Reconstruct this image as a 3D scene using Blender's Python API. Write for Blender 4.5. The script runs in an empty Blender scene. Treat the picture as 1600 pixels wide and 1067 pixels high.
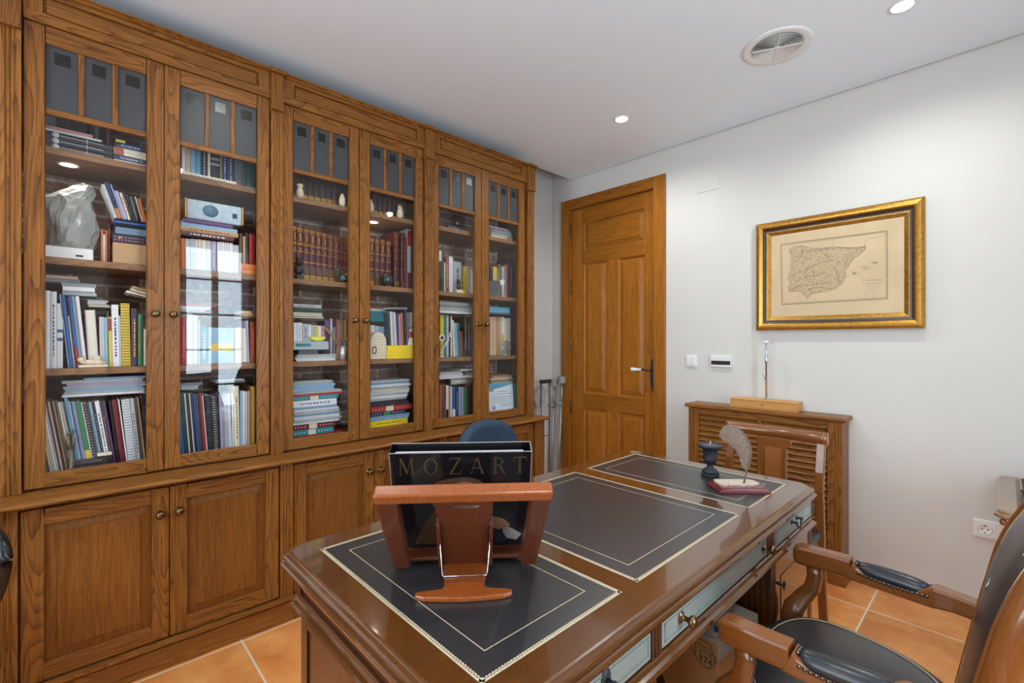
import bpy, bmesh, math, random
from mathutils import Vector, Matrix
R = random.Random(7)
PI = math.pi
S = bpy.context.scene
COL = S.collection
# ------------------------------------------------------------------ camera numbers (level camera, room axes)
FPX, YAW, EYE, HOR = 729.4, math.radians(46.589), 1.30, 533.0
SN, CS = math.sin(YAW), math.cos(YAW)
def ray(px, py):
    u = (px-800)/FPX
    return (-SN+u*CS, CS+u*SN, -(py-HOR)/FPX)
def yat(px, X):                        # where a sight line meets the plane x = X
    r = ray(px, HOR); return r[1]*X/r[0]
def zat(px, py, X):
    r = ray(px, py); return EYE+r[2]*X/r[0]
# ------------------------------------------------------------------ mesh builder
class MB:
    def __init__(s): s.v=[]; s.f=[]; s.m=[]; s.sm=[]
    def add(s, vs, fs, m=0, smooth=False):
        b=len(s.v); s.v+= [Vector(x) for x in vs]
        for f in fs: s.f.append([b+i for i in f]); s.m.append(m); s.sm.append(smooth)
        return s
    def box(s,x0,x1,y0,y1,z0,z1,m=0):
        vs=[(x,y,z) for x in (x0,x1) for y in (y0,y1) for z in (z0,z1)]
        return s.add(vs,[(0,1,3,2),(4,6,7,5),(0,4,5,1),(2,3,7,6),(0,2,6,4),(1,5,7,3)],m)
    def prism(s, pts, d0, d1, axis='z', m=0, smooth=False):
        def mk(p,d): return {'z':(p[0],p[1],d),'y':(p[0],d,p[1]),'x':(d,p[0],p[1])}[axis]
        n=len(pts); vs=[mk(p,d0) for p in pts]+[mk(p,d1) for p in pts]
        s.add(vs,[(i,(i+1)%n,n+(i+1)%n,n+i) for i in range(n)],m,smooth)
        s.add(vs,[tuple(range(n)),tuple(range(n,2*n))],m)
        return s
    def lathe(s, prof, c=(0,0,0), seg=24, axis='z', m=0, smooth=True, cap=True):
        vs=[];n=len(prof)
        for i in range(seg):
            a=2*PI*i/seg
            for r,h in prof:
                p={'z':(r*math.cos(a),r*math.sin(a),h),'x':(h,r*math.cos(a),r*math.sin(a)),'y':(r*math.cos(a),h,r*math.sin(a))}[axis]
                vs.append((p[0]+c[0],p[1]+c[1],p[2]+c[2]))
        fs=[]
        for i in range(seg):
            j=(i+1)%seg
            for k in range(n-1): fs.append((i*n+k,j*n+k,j*n+k+1,i*n+k+1))
        s.add(vs,fs,m,smooth)
        if cap and prof[0][0]>1e-6: s.add([vs[i*n] for i in range(seg)],[tuple(range(seg))],m)
        if cap and prof[-1][0]>1e-6: s.add([vs[i*n+n-1] for i in range(seg)],[tuple(range(seg))],m)
        return s
    def sweep(s, path, prof, up=(0,0,1), m=0, scale=None, closed=False, smooth=True):
        P=[Vector(p) for p in path]; n=len(P); k=len(prof); vs=[]; up=Vector(up)
        for i,p in enumerate(P):
            if closed: t=P[(i+1)%n]-P[i-1]
            else: t=P[min(i+1,n-1)]-P[max(i-1,0)]
            t.normalize(); r=t.cross(up)
            if r.length<1e-4: r=t.cross(Vector((1,0.01,0)))
            r.normalize(); q=r.cross(t)
            sc=scale[i] if scale else 1
            if not isinstance(sc,tuple): sc=(sc,sc)
            for a,b in prof: vs.append(p+r*a*sc[0]+q*b*sc[1])
        fs=[]
        for i in range(n if closed else n-1):
            j=(i+1)%n
            for a in range(k): fs.append((i*k+a,i*k+(a+1)%k,j*k+(a+1)%k,j*k+a))
        s.add(vs,fs,m,smooth)
        if not closed: s.add(vs,[tuple(range(k)),tuple(range((n-1)*k,n*k))],m)
        return s
    def tube(s, path, r, seg=8, m=0, closed=False, scale=None):
        return s.sweep(path,[(r*math.cos(2*PI*i/seg),r*math.sin(2*PI*i/seg)) for i in range(seg)],m=m,closed=closed,scale=scale)
    def ball(s, c, r, m=0, seg=14, ring=8):
        if not isinstance(r,tuple): r=(r,r,r)
        vs=[];fs=[]
        for i in range(ring+1):
            t=PI*i/ring
            for j in range(seg):
                a=2*PI*j/seg; vs.append((c[0]+r[0]*math.sin(t)*math.cos(a),c[1]+r[1]*math.sin(t)*math.sin(a),c[2]+r[2]*math.cos(t)))
        for i in range(ring):
            for j in range(seg): fs.append((i*seg+j,i*seg+(j+1)%seg,(i+1)*seg+(j+1)%seg,(i+1)*seg+j))
        return s.add(vs,fs,m,True)
    def loft(s, rings, m=0, smooth=True, cap=True):
        k=len(rings[0]); vs=[p for r in rings for p in r]; fs=[]
        for i in range(len(rings)-1):
            for a in range(k): fs.append((i*k+a,i*k+(a+1)%k,(i+1)*k+(a+1)%k,(i+1)*k+a))
        s.add(vs,fs,m,smooth)
        if cap: s.add(vs,[tuple(range(k)),tuple(range((len(rings)-1)*k,len(rings)*k))],m,smooth)
        return s
    def xf(s, M): s.v=[M@v for v in s.v]; return s
    def join(s, o, m=None):
        b=len(s.v); s.v+=[v.copy() for v in o.v]
        for f,mi,sm in zip(o.f,o.m,o.sm): s.f.append([b+i for i in f]); s.m.append(mi if m is None else m); s.sm.append(sm)
        return s
def crv(P,n=5):                         # smooth curve through points
    P=[Vector(p) for p in P]; Q=[P[0]*2-P[1]]+P+[P[-1]*2-P[-2]]; o=[]
    for i in range(1,len(Q)-2):
        a,b,c,d=Q[i-1:i+3]
        for k in range(n):
            t=k/n; o.append(.5*((2*b)+(c-a)*t+(2*a-5*b+4*c-d)*t*t+(3*b-a-3*c+d)*t**3))
    return o+[P[-1]]
WORLD={}                                # world origin of every object made
def obj(name, mb, mats, parent=None, bev=0, seg=2, origin=None, sub=0):
    if not isinstance(mats,(list,tuple)): mats=[mats]
    if origin is None:
        xs=[v.x for v in mb.v]; ys=[v.y for v in mb.v]; zs=[v.z for v in mb.v]
        origin=Vector(((min(xs)+max(xs))/2,(min(ys)+max(ys))/2,min(zs)))
    origin=Vector(origin)
    me=bpy.data.meshes.new(name); bm=bmesh.new()
    vv=[bm.verts.new(v-origin) for v in mb.v]
    for f,mi,sm in zip(mb.f,mb.m,mb.sm):
        try: fc=bm.faces.new([vv[i] for i in f])
        except ValueError: continue
        fc.material_index=mi; fc.smooth=sm
    bmesh.ops.remove_doubles(bm,verts=bm.verts,dist=1e-6)
    bmesh.ops.recalc_face_normals(bm,faces=bm.faces)
    if bev:
        es=[e for e in bm.edges if len(e.link_faces)==2 and e.calc_face_angle(0)>0.6]
        bmesh.ops.bevel(bm,geom=es,offset=bev,segments=seg,affect='EDGES',profile=0.5,clamp_overlap=True)
    bm.to_mesh(me); bm.free()
    for m in mats: me.materials.append(m)
    o=bpy.data.objects.new(name,me); COL.objects.link(o)
    if sub:
        md=o.modifiers.new('s','SUBSURF'); md.levels=sub; md.render_levels=sub
    o.location=origin; WORLD[o.name]=origin
    if parent is not None:
        o.parent=parent; o.matrix_parent_inverse=Matrix.Translation(-WORLD[parent.name])
    return o
def thing(name,label,cat,loc,group=None):
    o=bpy.data.objects.new(name,None); o.empty_display_size=.05; COL.objects.link(o)
    o.location=loc; WORLD[o.name]=Vector(loc); return tag(o,label,cat,group)
def tag(o,label,cat,group=None):
    o['label']=label; o['category']=cat
    if group: o['group']=group
    n=len(label.replace(',',' ').split())
    if n>16 or n<4: print('LABELLEN',n,label)
    return o
def struct(name,mb,mats,parent=None,bev=0):
    o=obj(name,mb,mats,parent,bev)
    if parent is None: o['kind']='structure'
    return o
def light(name,kind,loc,parent=None,**k):
    d=bpy.data.lights.new(name,kind)
    rot=k.pop('rot',(0,0,0))
    for a,b in k.items(): setattr(d,a,b)
    o=bpy.data.objects.new(name,d); COL.objects.link(o); o.rotation_euler=rot; o.location=loc; WORLD[o.name]=Vector(loc)
    if parent is not None: o.parent=parent; o.matrix_parent_inverse=Matrix.Translation(-WORLD[parent.name])
    return o
TXT={}
def text_mb(s,size=1.0,align='CENTER',extr=0.0):
    key=(s,align)
    if key not in TXT:
        c=bpy.data.curves.new('t','FONT'); c.body=s; c.size=1; c.align_x=align; c.align_y='CENTER'; c.resolution_u=2
        o=bpy.data.objects.new('t',c); COL.objects.link(o); dg=bpy.context.evaluated_depsgraph_get()
        me=bpy.data.meshes.new_from_object(o.evaluated_get(dg))
        TXT[key]=([v.co.copy() for v in me.vertices],[tuple(p.vertices) for p in me.polygons])
        bpy.data.objects.remove(o); bpy.data.curves.remove(c); bpy.data.meshes.remove(me)
    vs,fs=TXT[key]; return MB().add([v*size for v in vs],fs)
# ------------------------------------------------------------------ materials
MAT={}
def lin(c): return tuple((x/12.92 if x<=.04045 else ((x+.055)/1.055)**2.4) for x in [v/255 for v in c])+(1,)
def base_mat(name):
    m=bpy.data.materials.new(name); m.use_nodes=True; nt=m.node_tree
    return m,nt,nt.nodes['Principled BSDF']
def plain(name,c,rough=.5,metal=0,coat=0,noise=0,nscale=40,bump=0,spec=.5):
    if name in MAT: return MAT[name]
    m,nt,b=base_mat(name); col=lin(c)
    b.inputs['Base Color'].default_value=col; b.inputs['Roughness'].default_value=rough; b.inputs['Metallic'].default_value=metal
    b.inputs['Coat Weight'].default_value=coat; b.inputs['Coat Roughness'].default_value=.08; b.inputs['Specular IOR Level'].default_value=spec
    if noise or bump:
        g=nt.nodes.new('ShaderNodeTexCoord'); n=nt.nodes.new('ShaderNodeTexNoise'); n.inputs['Scale'].default_value=nscale; n.inputs['Detail'].default_value=5
        nt.links.new(g.outputs['Object'],n.inputs['Vector'])
        if noise:
            r=nt.nodes.new('ShaderNodeValToRGB'); r.color_ramp.elements[0].position=.3; r.color_ramp.elements[1].position=.7
            r.color_ramp.elements[0].color=tuple(x*(1-noise) for x in col[:3])+(1,); r.color_ramp.elements[1].color=tuple(min(1,x*(1+noise)) for x in col[:3])+(1,)
            nt.links.new(n.outputs['Fac'],r.inputs['Fac']); nt.links.new(r.outputs['Color'],b.inputs['Base Color'])
        if bump:
            bp=nt.nodes.new('ShaderNodeBump'); bp.inputs['Strength'].default_value=bump; bp.inputs['Distance'].default_value=.002
            nt.links.new(n.outputs['Fac'],bp.inputs['Height']); nt.links.new(bp.outputs['Normal'],b.inputs['Normal'])
    MAT[name]=m; return m
def wood(name,light,dark,axis,rough=.4,fine=1.0,coat=0.0,contrast=1.0,cath=1.0,ring=1.0):
    if name in MAT: return MAT[name]
    m,nt,b=base_mat(name); N=nt.nodes.new; L=nt.links.new
    geo=N('ShaderNodeNewGeometry'); oi=N('ShaderNodeObjectInfo')
    mul=N('ShaderNodeMath'); mul.operation='MULTIPLY'; mul.inputs[1].default_value=17.3; L(oi.outputs['Random'],mul.inputs[0])
    add=N('ShaderNodeVectorMath'); add.operation='ADD'; L(geo.outputs['Position'],add.inputs[0]); L(mul.outputs[0],add.inputs[1])
    def mp(s_along,s_across):
        q=N('ShaderNodeMapping'); v=[s_across]*3; v['xyz'.index(axis)]=s_along; q.inputs['Scale'].default_value=v; L(add.outputs[0],q.inputs['Vector']); return q
    n1=N('ShaderNodeTexNoise'); n1.inputs['Scale'].default_value=1; n1.inputs['Detail'].default_value=1.5; n1.inputs['Distortion'].default_value=.15
    L(mp(.8*cath,7.5*cath).outputs[0],n1.inputs['Vector'])
    mm=N('ShaderNodeMath'); mm.operation='MULTIPLY'; mm.inputs[1].default_value=32; L(n1.outputs['Fac'],mm.inputs[0])
    fr=N('ShaderNodeMath'); fr.operation='FRACT'; L(mm.outputs[0],fr.inputs[0])      # growth rings: slow rise, dark late wood
    pw=N('ShaderNodeMath'); pw.operation='POWER'; pw.inputs[1].default_value=3.0; L(fr.outputs[0],pw.inputs[0])
    n2=N('ShaderNodeTexNoise'); n2.inputs['Scale'].default_value=1; n2.inputs['Detail'].default_value=5; n2.inputs['Roughness'].default_value=.6
    L(mp(6*fine,170*fine).outputs[0],n2.inputs['Vector'])
    n3=N('ShaderNodeTexNoise'); n3.inputs['Scale'].default_value=1; n3.inputs['Detail'].default_value=2; L(mp(.8,2.5).outputs[0],n3.inputs['Vector'])
    r1=N('ShaderNodeValToRGB'); r1.color_ramp.elements[0].position=.0; r1.color_ramp.elements[1].position=1
    r1.color_ramp.elements[0].color=lin(dark); r1.color_ramp.elements[1].color=lin(light)
    c1=N('ShaderNodeMath'); c1.operation='MULTIPLY_ADD'; c1.inputs[1].default_value=-.55*ring; c1.inputs[2].default_value=.72-.85*contrast+.09*ring; L(pw.outputs[0],c1.inputs[0])
    c2=N('ShaderNodeMath'); c2.operation='MULTIPLY_ADD'; c2.inputs[1].default_value=1.7*contrast; L(n2.outputs['Fac'],c2.inputs[0]); L(c1.outputs[0],c2.inputs[2])
    L(c2.outputs[0],r1.inputs['Fac'])
    hv=N('ShaderNodeHueSaturation'); hm=N('ShaderNodeMapRange'); hm.inputs['From Min'].default_value=.3; hm.inputs['From Max'].default_value=.7; hm.inputs['To Min'].default_value=.88; hm.inputs['To Max'].default_value=1.10
    L(n3.outputs['Fac'],hm.inputs['Value']); L(hm.outputs[0],hv.inputs['Value']); L(r1.outputs['Color'],hv.inputs['Color'])
    L(hv.outputs['Color'],b.inputs['Base Color'])
    b.inputs['Roughness'].default_value=rough; b.inputs['Coat Weight'].default_value=coat; b.inputs['Coat Roughness'].default_value=.06; b.inputs['Specular IOR Level'].default_value=.5 if coat else .24
    bp=N('ShaderNodeBump'); bp.inputs['Strength'].default_value=.03 if coat else .12; bp.inputs['Distance'].default_value=.001; L(n2.outputs['Fac'],bp.inputs['Height']); L(bp.outputs['Normal'],b.inputs['Normal'])
    MAT[name]=m; return m
OKL,OKD=(152,98,44),(72,40,17)
oak={a:wood('oak_grain_'+a,OKL,OKD,a,.36) for a in 'xyz'}
oakp={a:wood('oak_panel_'+a,(140,88,38),(84,48,18),a,.4,fine=1.0,cath=1,ring=.35) for a in 'xyz'}
din=wood('oak_shelf',(150,112,78),(98,66,42),'y',.42)
darkin=wood('oak_back',(120,84,56),(70,44,28),'z',.5)
door_v=wood('door_oak_z',(176,110,36),(104,58,16),'z',.36,ring=.5); door_h=wood('door_oak_x',(162,100,32),(96,54,14),'x',.36,ring=.5)
mah={a:wood('mahogany_'+a,(100,58,20),(56,27,8),a,.2,coat=1.0,contrast=.45,ring=.25) for a in 'xyz'}; mahc={a:wood('chair_mahogany_'+a,(136,80,34),(80,40,14),a,.22,coat=.5,contrast=.4,ring=.2) for a in 'xyz'}
mahd={a:wood('mahogany_dark_'+a,(86,47,24),(50,25,12),a,.3,coat=.3,contrast=.4,ring=.25) for a in 'xyz'}
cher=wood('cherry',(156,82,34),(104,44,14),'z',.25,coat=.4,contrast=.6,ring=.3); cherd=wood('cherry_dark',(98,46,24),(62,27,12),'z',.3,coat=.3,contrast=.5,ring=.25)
pine=wood('pine_box',(214,160,92),(186,124,62),'x',.4,contrast=.5,ring=.3)
wall_m=plain('wall_paint',(213,210,205),.75,noise=.015,nscale=3)
ceil_m=plain('ceiling_paint',(238,246,254),.8)
brass=plain('antique_brass',(120,98,70),.3,metal=1,noise=.15,nscale=200); gold=plain('gold_leaf',(190,140,62),.32,metal=.85,noise=.25,nscale=60)
goldd=plain('gilt_line',(206,190,160),.45,metal=.15,noise=.5,nscale=900); black=plain('black_plastic',(24,24,26),.4); iron=plain('black_iron',(38,42,50),.55,noise=.3,nscale=80,bump=.3)
chrome=plain('chrome',(205,205,210),.12,metal=1); alu=plain('grey_metal',(170,172,172),.35,metal=.6); white_p=plain('white_plastic',(232,231,228),.35); greyp=plain('grey_plastic',(150,150,150),.45)
porc=plain('white_porcelain',(240,238,235),.1); leather=plain('brown_black_leather',(40,40,43),.32,noise=.08,nscale=300,bump=.06,spec=1.0); padl=plain('black_leather',(38,40,46),.28,noise=.1,nscale=160,bump=.15)
nail=plain('nail_heads',(105,100,96),.25,metal=1); bluef=plain('blue_fabric',(44,62,84),.9,noise=.2,nscale=500,bump=.3); paper=plain('paper_white',(228,230,232),.7,noise=.04,nscale=90); pagec=plain('page_block',(226,220,205),.8,noise=.08,nscale=400)
drawf_sheen=wood('drawer_front_sheen',(136,144,138),(118,126,120),'y',.2,contrast=.3,ring=.15)  # pale grey puts the reflected sheen on polished fronts into the colour
def glassmat(name,tint=(1,1,1),fade=0.0,rough=0.0,ior=1.5,dcol=(86,88,90)):
    m,nt,b=base_mat(name); nt.nodes.remove(b); N=nt.nodes.new; L=nt.links.new; out=[n for n in nt.nodes if n.type=='OUTPUT_MATERIAL'][0]
    t=N('ShaderNodeBsdfTransparent'); t.inputs['Color'].default_value=tint+(1,)
    g=N('ShaderNodeBsdfGlossy'); g.inputs['Roughness'].default_value=rough
    f=N('ShaderNodeFresnel'); f.inputs['IOR'].default_value=ior; mx=N('ShaderNodeMixShader'); gm=N('ShaderNodeNewGeometry'); iv=N('ShaderNodeMath'); iv.operation='SUBTRACT'; iv.inputs[0].default_value=1; L(gm.outputs['Backfacing'],iv.inputs[1]); fm=N('ShaderNodeMath'); fm.operation='MULTIPLY'; L(f.outputs[0],fm.inputs[0]); L(iv.outputs[0],fm.inputs[1])
    L(fm.outputs[0],mx.inputs[0]); L(t.outputs[0],mx.inputs[1]); L(g.outputs[0],mx.inputs[2])
    if fade:
        d=N('ShaderNodeBsdfDiffuse'); d.inputs['Color'].default_value=lin(dcol); m2=N('ShaderNodeMixShader'); m2.inputs[0].default_value=fade
        tt=N('ShaderNodeBsdfTransparent'); L(tt.outputs[0],m2.inputs[1]); L(d.outputs[0],m2.inputs[2]); L(m2.outputs[0],mx.inputs[1])
    L(mx.outputs[0],out.inputs['Surface']); MAT[name]=m; return m
glass=glassmat('clear_glass'); frost=glassmat('frosted_glass',fade=.78,rough=.4,dcol=(72,73,75)); frostc=glassmat('etched_square',fade=.3,rough=.25,dcol=(50,48,46)); bagm=glassmat('plastic_film',fade=.62,rough=.2,dcol=(190,194,190)); clearp=glassmat('clear_plastic',fade=.25)
def emis(name,c,s):
    m,nt,b=base_mat(name); b.inputs['Base Color'].default_value=(0,0,0,1); b.inputs['Emission Color'].default_value=lin(c); b.inputs['Emission Strength'].default_value=s; MAT[name]=m; return m
lamp_e=emis('lamp_disc',(255,250,242),14)
PAL=dict(white=(222,224,226),cream=(214,204,178),grey=(140,142,144),lgrey=(184,188,190),dgrey=(78,80,84),black=(34,34,38),navy=(38,50,86),blue=(52,92,160),lblue=(140,176,204),sky=(96,160,190),teal=(40,128,136),dgreen=(30,70,56),green=(54,128,84),red=(172,44,44),dred=(110,32,36),maroon=(86,28,33),brown=(98,70,52),dbrown=(62,46,40),tan=(186,146,102),orange=(206,116,52),yellow=(224,188,60),byellow=(240,206,26),gold=(190,150,70),purple=(92,60,110),lilac=(172,160,188),pink=(200,140,130),beige=(206,180,146),dpurple=(58,44,62),ivory=(226,216,192),olive=(120,118,70),rust=(160,74,44))
def pc(c): return plain('cover_'+c,PAL[c],.42,noise=.05,nscale=60)
ORD='first second third fourth fifth sixth seventh eighth ninth tenth eleventh twelfth thirteenth fourteenth fifteenth sixteenth seventeenth eighteenth nineteenth twentieth twenty-first twenty-second twenty-third twenty-fourth twenty-fifth twenty-sixth twenty-seventh twenty-eighth twenty-ninth thirtieth'.split()
DOORN=['leftmost','second','third','fourth','fifth','rightmost']
# ------------------------------------------------------------------ the room
def tile_floor():
    m,nt,b=base_mat('terracotta_tiles'); N=nt.nodes.new; L=nt.links.new
    g=N('ShaderNodeNewGeometry'); sx=N('ShaderNodeSeparateXYZ'); L(g.outputs['Position'],sx.inputs[0])
    T=.453; es=[]; cells=[]
    for ax,off in (('X',.46),('Y',-2.805)):
        a=N('ShaderNodeMath'); a.operation='ADD'; a.inputs[1].default_value=off+T*20; L(sx.outputs[ax],a.inputs[0])
        d=N('ShaderNodeMath'); d.operation='DIVIDE'; d.inputs[1].default_value=T; L(a.outputs[0],d.inputs[0])
        p=N('ShaderNodeMath'); p.operation='PINGPONG'; p.inputs[1].default_value=.5; L(d.outputs[0],p.inputs[0]); es.append(p)
        fl=N('ShaderNodeMath'); fl.operation='FLOOR'; L(d.outputs[0],fl.inputs[0]); cells.append(fl)
    mn=N('ShaderNodeMath'); mn.operation='MINIMUM'; L(es[0].outputs[0],mn.inputs[0]); L(es[1].outputs[0],mn.inputs[1])
    r=N('ShaderNodeMapRange'); r.inputs['From Min'].default_value=.007; r.inputs['From Max'].default_value=.011; L(mn.outputs[0],r.inputs['Value'])
    cb=N('ShaderNodeCombineXYZ'); L(cells[0].outputs[0],cb.inputs[0]); L(cells[1].outputs[0],cb.inputs[1])
    wn=N('ShaderNodeTexWhiteNoise'); L(cb.outputs[0],wn.inputs['Vector'])
    n=N('ShaderNodeTexNoise'); n.inputs['Scale'].default_value=5; n.inputs['Detail'].default_value=7; n.inputs['Roughness'].default_value=.62
    ad=N('ShaderNodeVectorMath'); ad.operation='ADD'; L(g.outputs['Position'],ad.inputs[0]); L(wn.outputs['Color'],ad.inputs[1]); L(ad.outputs[0],n.inputs['Vector'])
    cr=N('ShaderNodeValToRGB'); e=cr.color_ramp.elements; e[0].position=.28; e[0].color=lin((200,114,54)); e[1].position=.72; e[1].color=lin((236,168,98))
    L(n.outputs['Fac'],cr.inputs['Fac'])
    hv=N('ShaderNodeHueSaturation'); mr=N('ShaderNodeMapRange'); mr.inputs['To Min'].default_value=.88; mr.inputs['To Max'].default_value=1.08; L(wn.outputs['Value'],mr.inputs['Value']); L(mr.outputs[0],hv.inputs['Value']); L(cr.outputs['Color'],hv.inputs['Color'])
    mx=N('ShaderNodeMix'); mx.data_type='RGBA'; mx.inputs[6].default_value=lin((224,206,182)); L(r.outputs[0],mx.inputs[0]); L(hv.outputs['Color'],mx.inputs[7]); L(mx.outputs[2],b.inputs['Base Color'])
    b.inputs['Roughness'].default_value=.38
    bp=N('ShaderNodeBump'); bp.inputs['Strength'].default_value=.3; bp.inputs['Distance'].default_value=.003; L(r.outputs[0],bp.inputs['Height']); L(bp.outputs['Normal'],b.inputs['Normal'])
    return m
def brick(name,a,b2,mortar,bw=.24,bh=.062):
    m,nt,b=base_mat(name); N=nt.nodes.new; L=nt.links.new
    g=N('ShaderNodeNewGeometry'); sx=N('ShaderNodeSeparateXYZ'); L(g.outputs['Position'],sx.inputs[0]); cb=N('ShaderNodeCombineXYZ'); L(sx.outputs['Y'],cb.inputs[0]); L(sx.outputs['Z'],cb.inputs[1])
    t=N('ShaderNodeTexBrick'); t.inputs['Scale'].default_value=1; t.inputs['Brick Width'].default_value=bw; t.inputs['Row Height'].default_value=bh; t.inputs['Mortar Size'].default_value=.007; t.inputs['Mortar Smooth'].default_value=.2
    t.inputs['Color1'].default_value=lin(a); t.inputs['Color2'].default_value=lin(b2); t.inputs['Mortar'].default_value=lin(mortar); L(cb.outputs[0],t.inputs['Vector'])
    n=N('ShaderNodeTexNoise'); n.inputs['Scale'].default_value=45; n.inputs['Detail'].default_value=4; L(g.outputs['Position'],n.inputs['Vector'])
    hv=N('ShaderNodeHueSaturation'); mr=N('ShaderNodeMapRange'); mr.inputs['From Min'].default_value=.3; mr.inputs['From Max'].default_value=.7; mr.inputs['To Min'].default_value=.7; mr.inputs['To Max'].default_value=1.3; L(n.outputs['Fac'],mr.inputs['Value']); L(mr.outputs[0],hv.inputs['Value']); L(t.outputs['Color'],hv.inputs['Color']); L(hv.outputs['Color'],b.inputs['Base Color'])
    b.inputs['Roughness'].default_value=.85
    bp=N('ShaderNodeBump'); bp.inputs['Strength'].default_value=.6; bp.inputs['Distance'].default_value=.01; L(t.outputs['Fac'],bp.inputs['Height']); bp.invert=True; L(bp.outputs['Normal'],b.inputs['Normal'])
    return m
brick_in=brick('brown_brick',(164,130,112),(138,106,92),(196,180,166)); brick_red=brick('red_brick',(108,52,46),(74,36,36),(120,84,76),.22,.06)
WA,WB,WO,WK=-2.783,3.125,1.20,-1.90           # wall planes
ZC=2.685
struct('floor',MB().box(WA-.1,WO+.1,WK-.1,WB+.12,-.06,0),tile_floor())
# bookcase wall: brick behind the cabinets, plaster beyond
struct('wall_left',MB().box(WA-.12,WA,WK-.1,-.17,0,2.9,0).box(WA-.12,WA,-.17,2.45,0,2.9,1).box(WA-.12,WA,2.45,WB+.12,0,2.9,0),[wall_m,brick_in])
DX0,DX1,DZ=-2.572,-1.775,2.425                  # door opening
struct('wall_back',MB().box(WA-.12,DX0,WB,WB+.12,0,2.9).box(DX1,WO+.12,WB,WB+.12,0,2.9).box(DX0,DX1,WB,WB+.12,DZ,2.9),wall_m)
wy0,wy1,wz0,wz1=.86,1.50,.42,2.38              # window opening
W=MB()
for (a,b,c,d) in ((WK-.1,wy0,0,2.9),(wy1,WB+.12,0,2.9),(wy0,wy1,0,wz0),(wy0,wy1,wz1,2.9)): W.box(WO,WO+.14,a,b,c,d)
struct('wall_right',W,wall_m)
W=MB()
for (a,b,c,d) in ((.26,wy0,0,ZC),(wy1,2.05,0,ZC),(wy0,wy1,0,wz0),(wy0,wy1,wz1,ZC)): W.box(WO-.035,WO-.001,a,b,c,d-.002)
struct('wall_brick_facing',W,brick_red)
vx0,vx1,vz0,vz1=-1.9,.6,.75,2.3                 # unseen window added behind the camera for fill light
W=MB()
for (a,b,c,d) in ((WA-.12,vx0,0,2.9),(vx1,WO+.14,0,2.9),(vx0,vx1,0,vz0),(vx0,vx1,vz1,2.9)): W.box(a,b,WK-.14,WK,c,d)
struct('wall_front',W,wall_m)
struct('ceiling',MB().box(-2.563,WO,WK,WB-.012,ZC,ZC+.1),ceil_m)
struct('ceiling_slab',MB().box(WA-.12,WO+.14,WK-.14,WB+.12,2.9,3.0),ceil_m)
def window(n,flat,u0,u1,z0,z1,mull,bars):
    def P(mb,a,b,c,d,e,f,m=0):                   # a..b across, c..d depth, e..f height
        return mb.box(c,d,a,b,e,f,m) if flat=='x' else mb.box(a,b,-d,-c,e,f,m)
    D=WO+.05 if flat=='x' else -WK+.05
    fr=MB()
    for a,b,e,f in ((u0,u1,z0,z0+.05),(u0,u1,z1-.05,z1),(u0,u0+.05,z0+.05,z1-.05),(u1-.05,u1,z0+.05,z1-.05)): P(fr,a,b,D,D+.05,e,f)
    for k in range(1,mull+1):
        c=u0+(u1-u0)*k/(mull+1); P(fr,c-.03,c+.03,D-.003,D+.053,z0+.05,z1-.05)
    for k in range(1,bars+1):
        c=z0+(z1-z0)*k/(bars+1); P(fr,u0+.05,u1-.05,D+.012,D+.036,c-.01,c+.01)
    w=struct('window_%d'%n,fr,plain('window_white',(228,230,232),.4)); w['kind']='structure'
    obj('pane',P(MB(),u0+.04,u1-.04,D+.022,D+.026,z0+.04,z1-.04),glass,w)
    s=MB(); P(s,u0-.03,u1+.03,D-.09,D,z0-.03,z0); obj('sill',s,white_p,w)
window(1,'x',wy0,wy1,wz0,wz1,1,4); window(2,'y',vx0,vx1,vz0,vz1,3,1)  # the second one is unseen, added for fill light
# ------------------------------------------------------------------ oak bookcase wall
def fluted(mb,y0,y1,xf,z0,z1,depth=.03,n=3,m=0):
    w=y1-y0; pts=[(xf-depth,y0),(xf,y0)]; e=w*.18; g=(w-2*e)/n
    for k in range(n):
        a=y0+e+k*g; pts+=[(xf,a+g*.22),(xf-.004,a+g*.36),(xf-.004,a+g*.64),(xf,a+g*.78)]
    pts+=[(xf,y1),(xf-depth,y1)]
    return mb.prism(pts,z0,z1,'z',m)
XU,XB=-2.41,-2.30
UD=[((-.122,.2835),(-.068,.227)),((.2855,.689),(.338,.637)),((.749,1.139),(.796,1.083)),((1.143,1.545),(1.200,1.489)),((1.617,1.998),(1.656,1.944)),((2.002,2.409),(2.064,2.347))]
BDD=[(-.124,.287),(.290,.698),(.763,1.171),(1.175,1.575),(1.636,2.005),(2.009,2.385)]
UP=[(-.178,-.126),(.694,.745),(1.552,1.608),(2.425,2.492)]
BP=[(-.19,-.129),(.703,.758),(1.58,1.63),(2.40,2.49)]
SHZ=[1.196,1.617,2.030]; SHB=[1.170,1.590,2.003]; DECK=.790
UNITN=['end nearest the camera','middle','far end beside the door']
def knob(mb,x,y,z,r=.0145,ax='x'):
    return mb.lathe([(r*.95,0),(r*.9,.003),(r*.45,.006),(r*.42,.014),(r*.8,.018),(r,.023),(r*.85,.029),(r*.4,.032),(0,.0325)],(x,y,z),20,'x')
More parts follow.
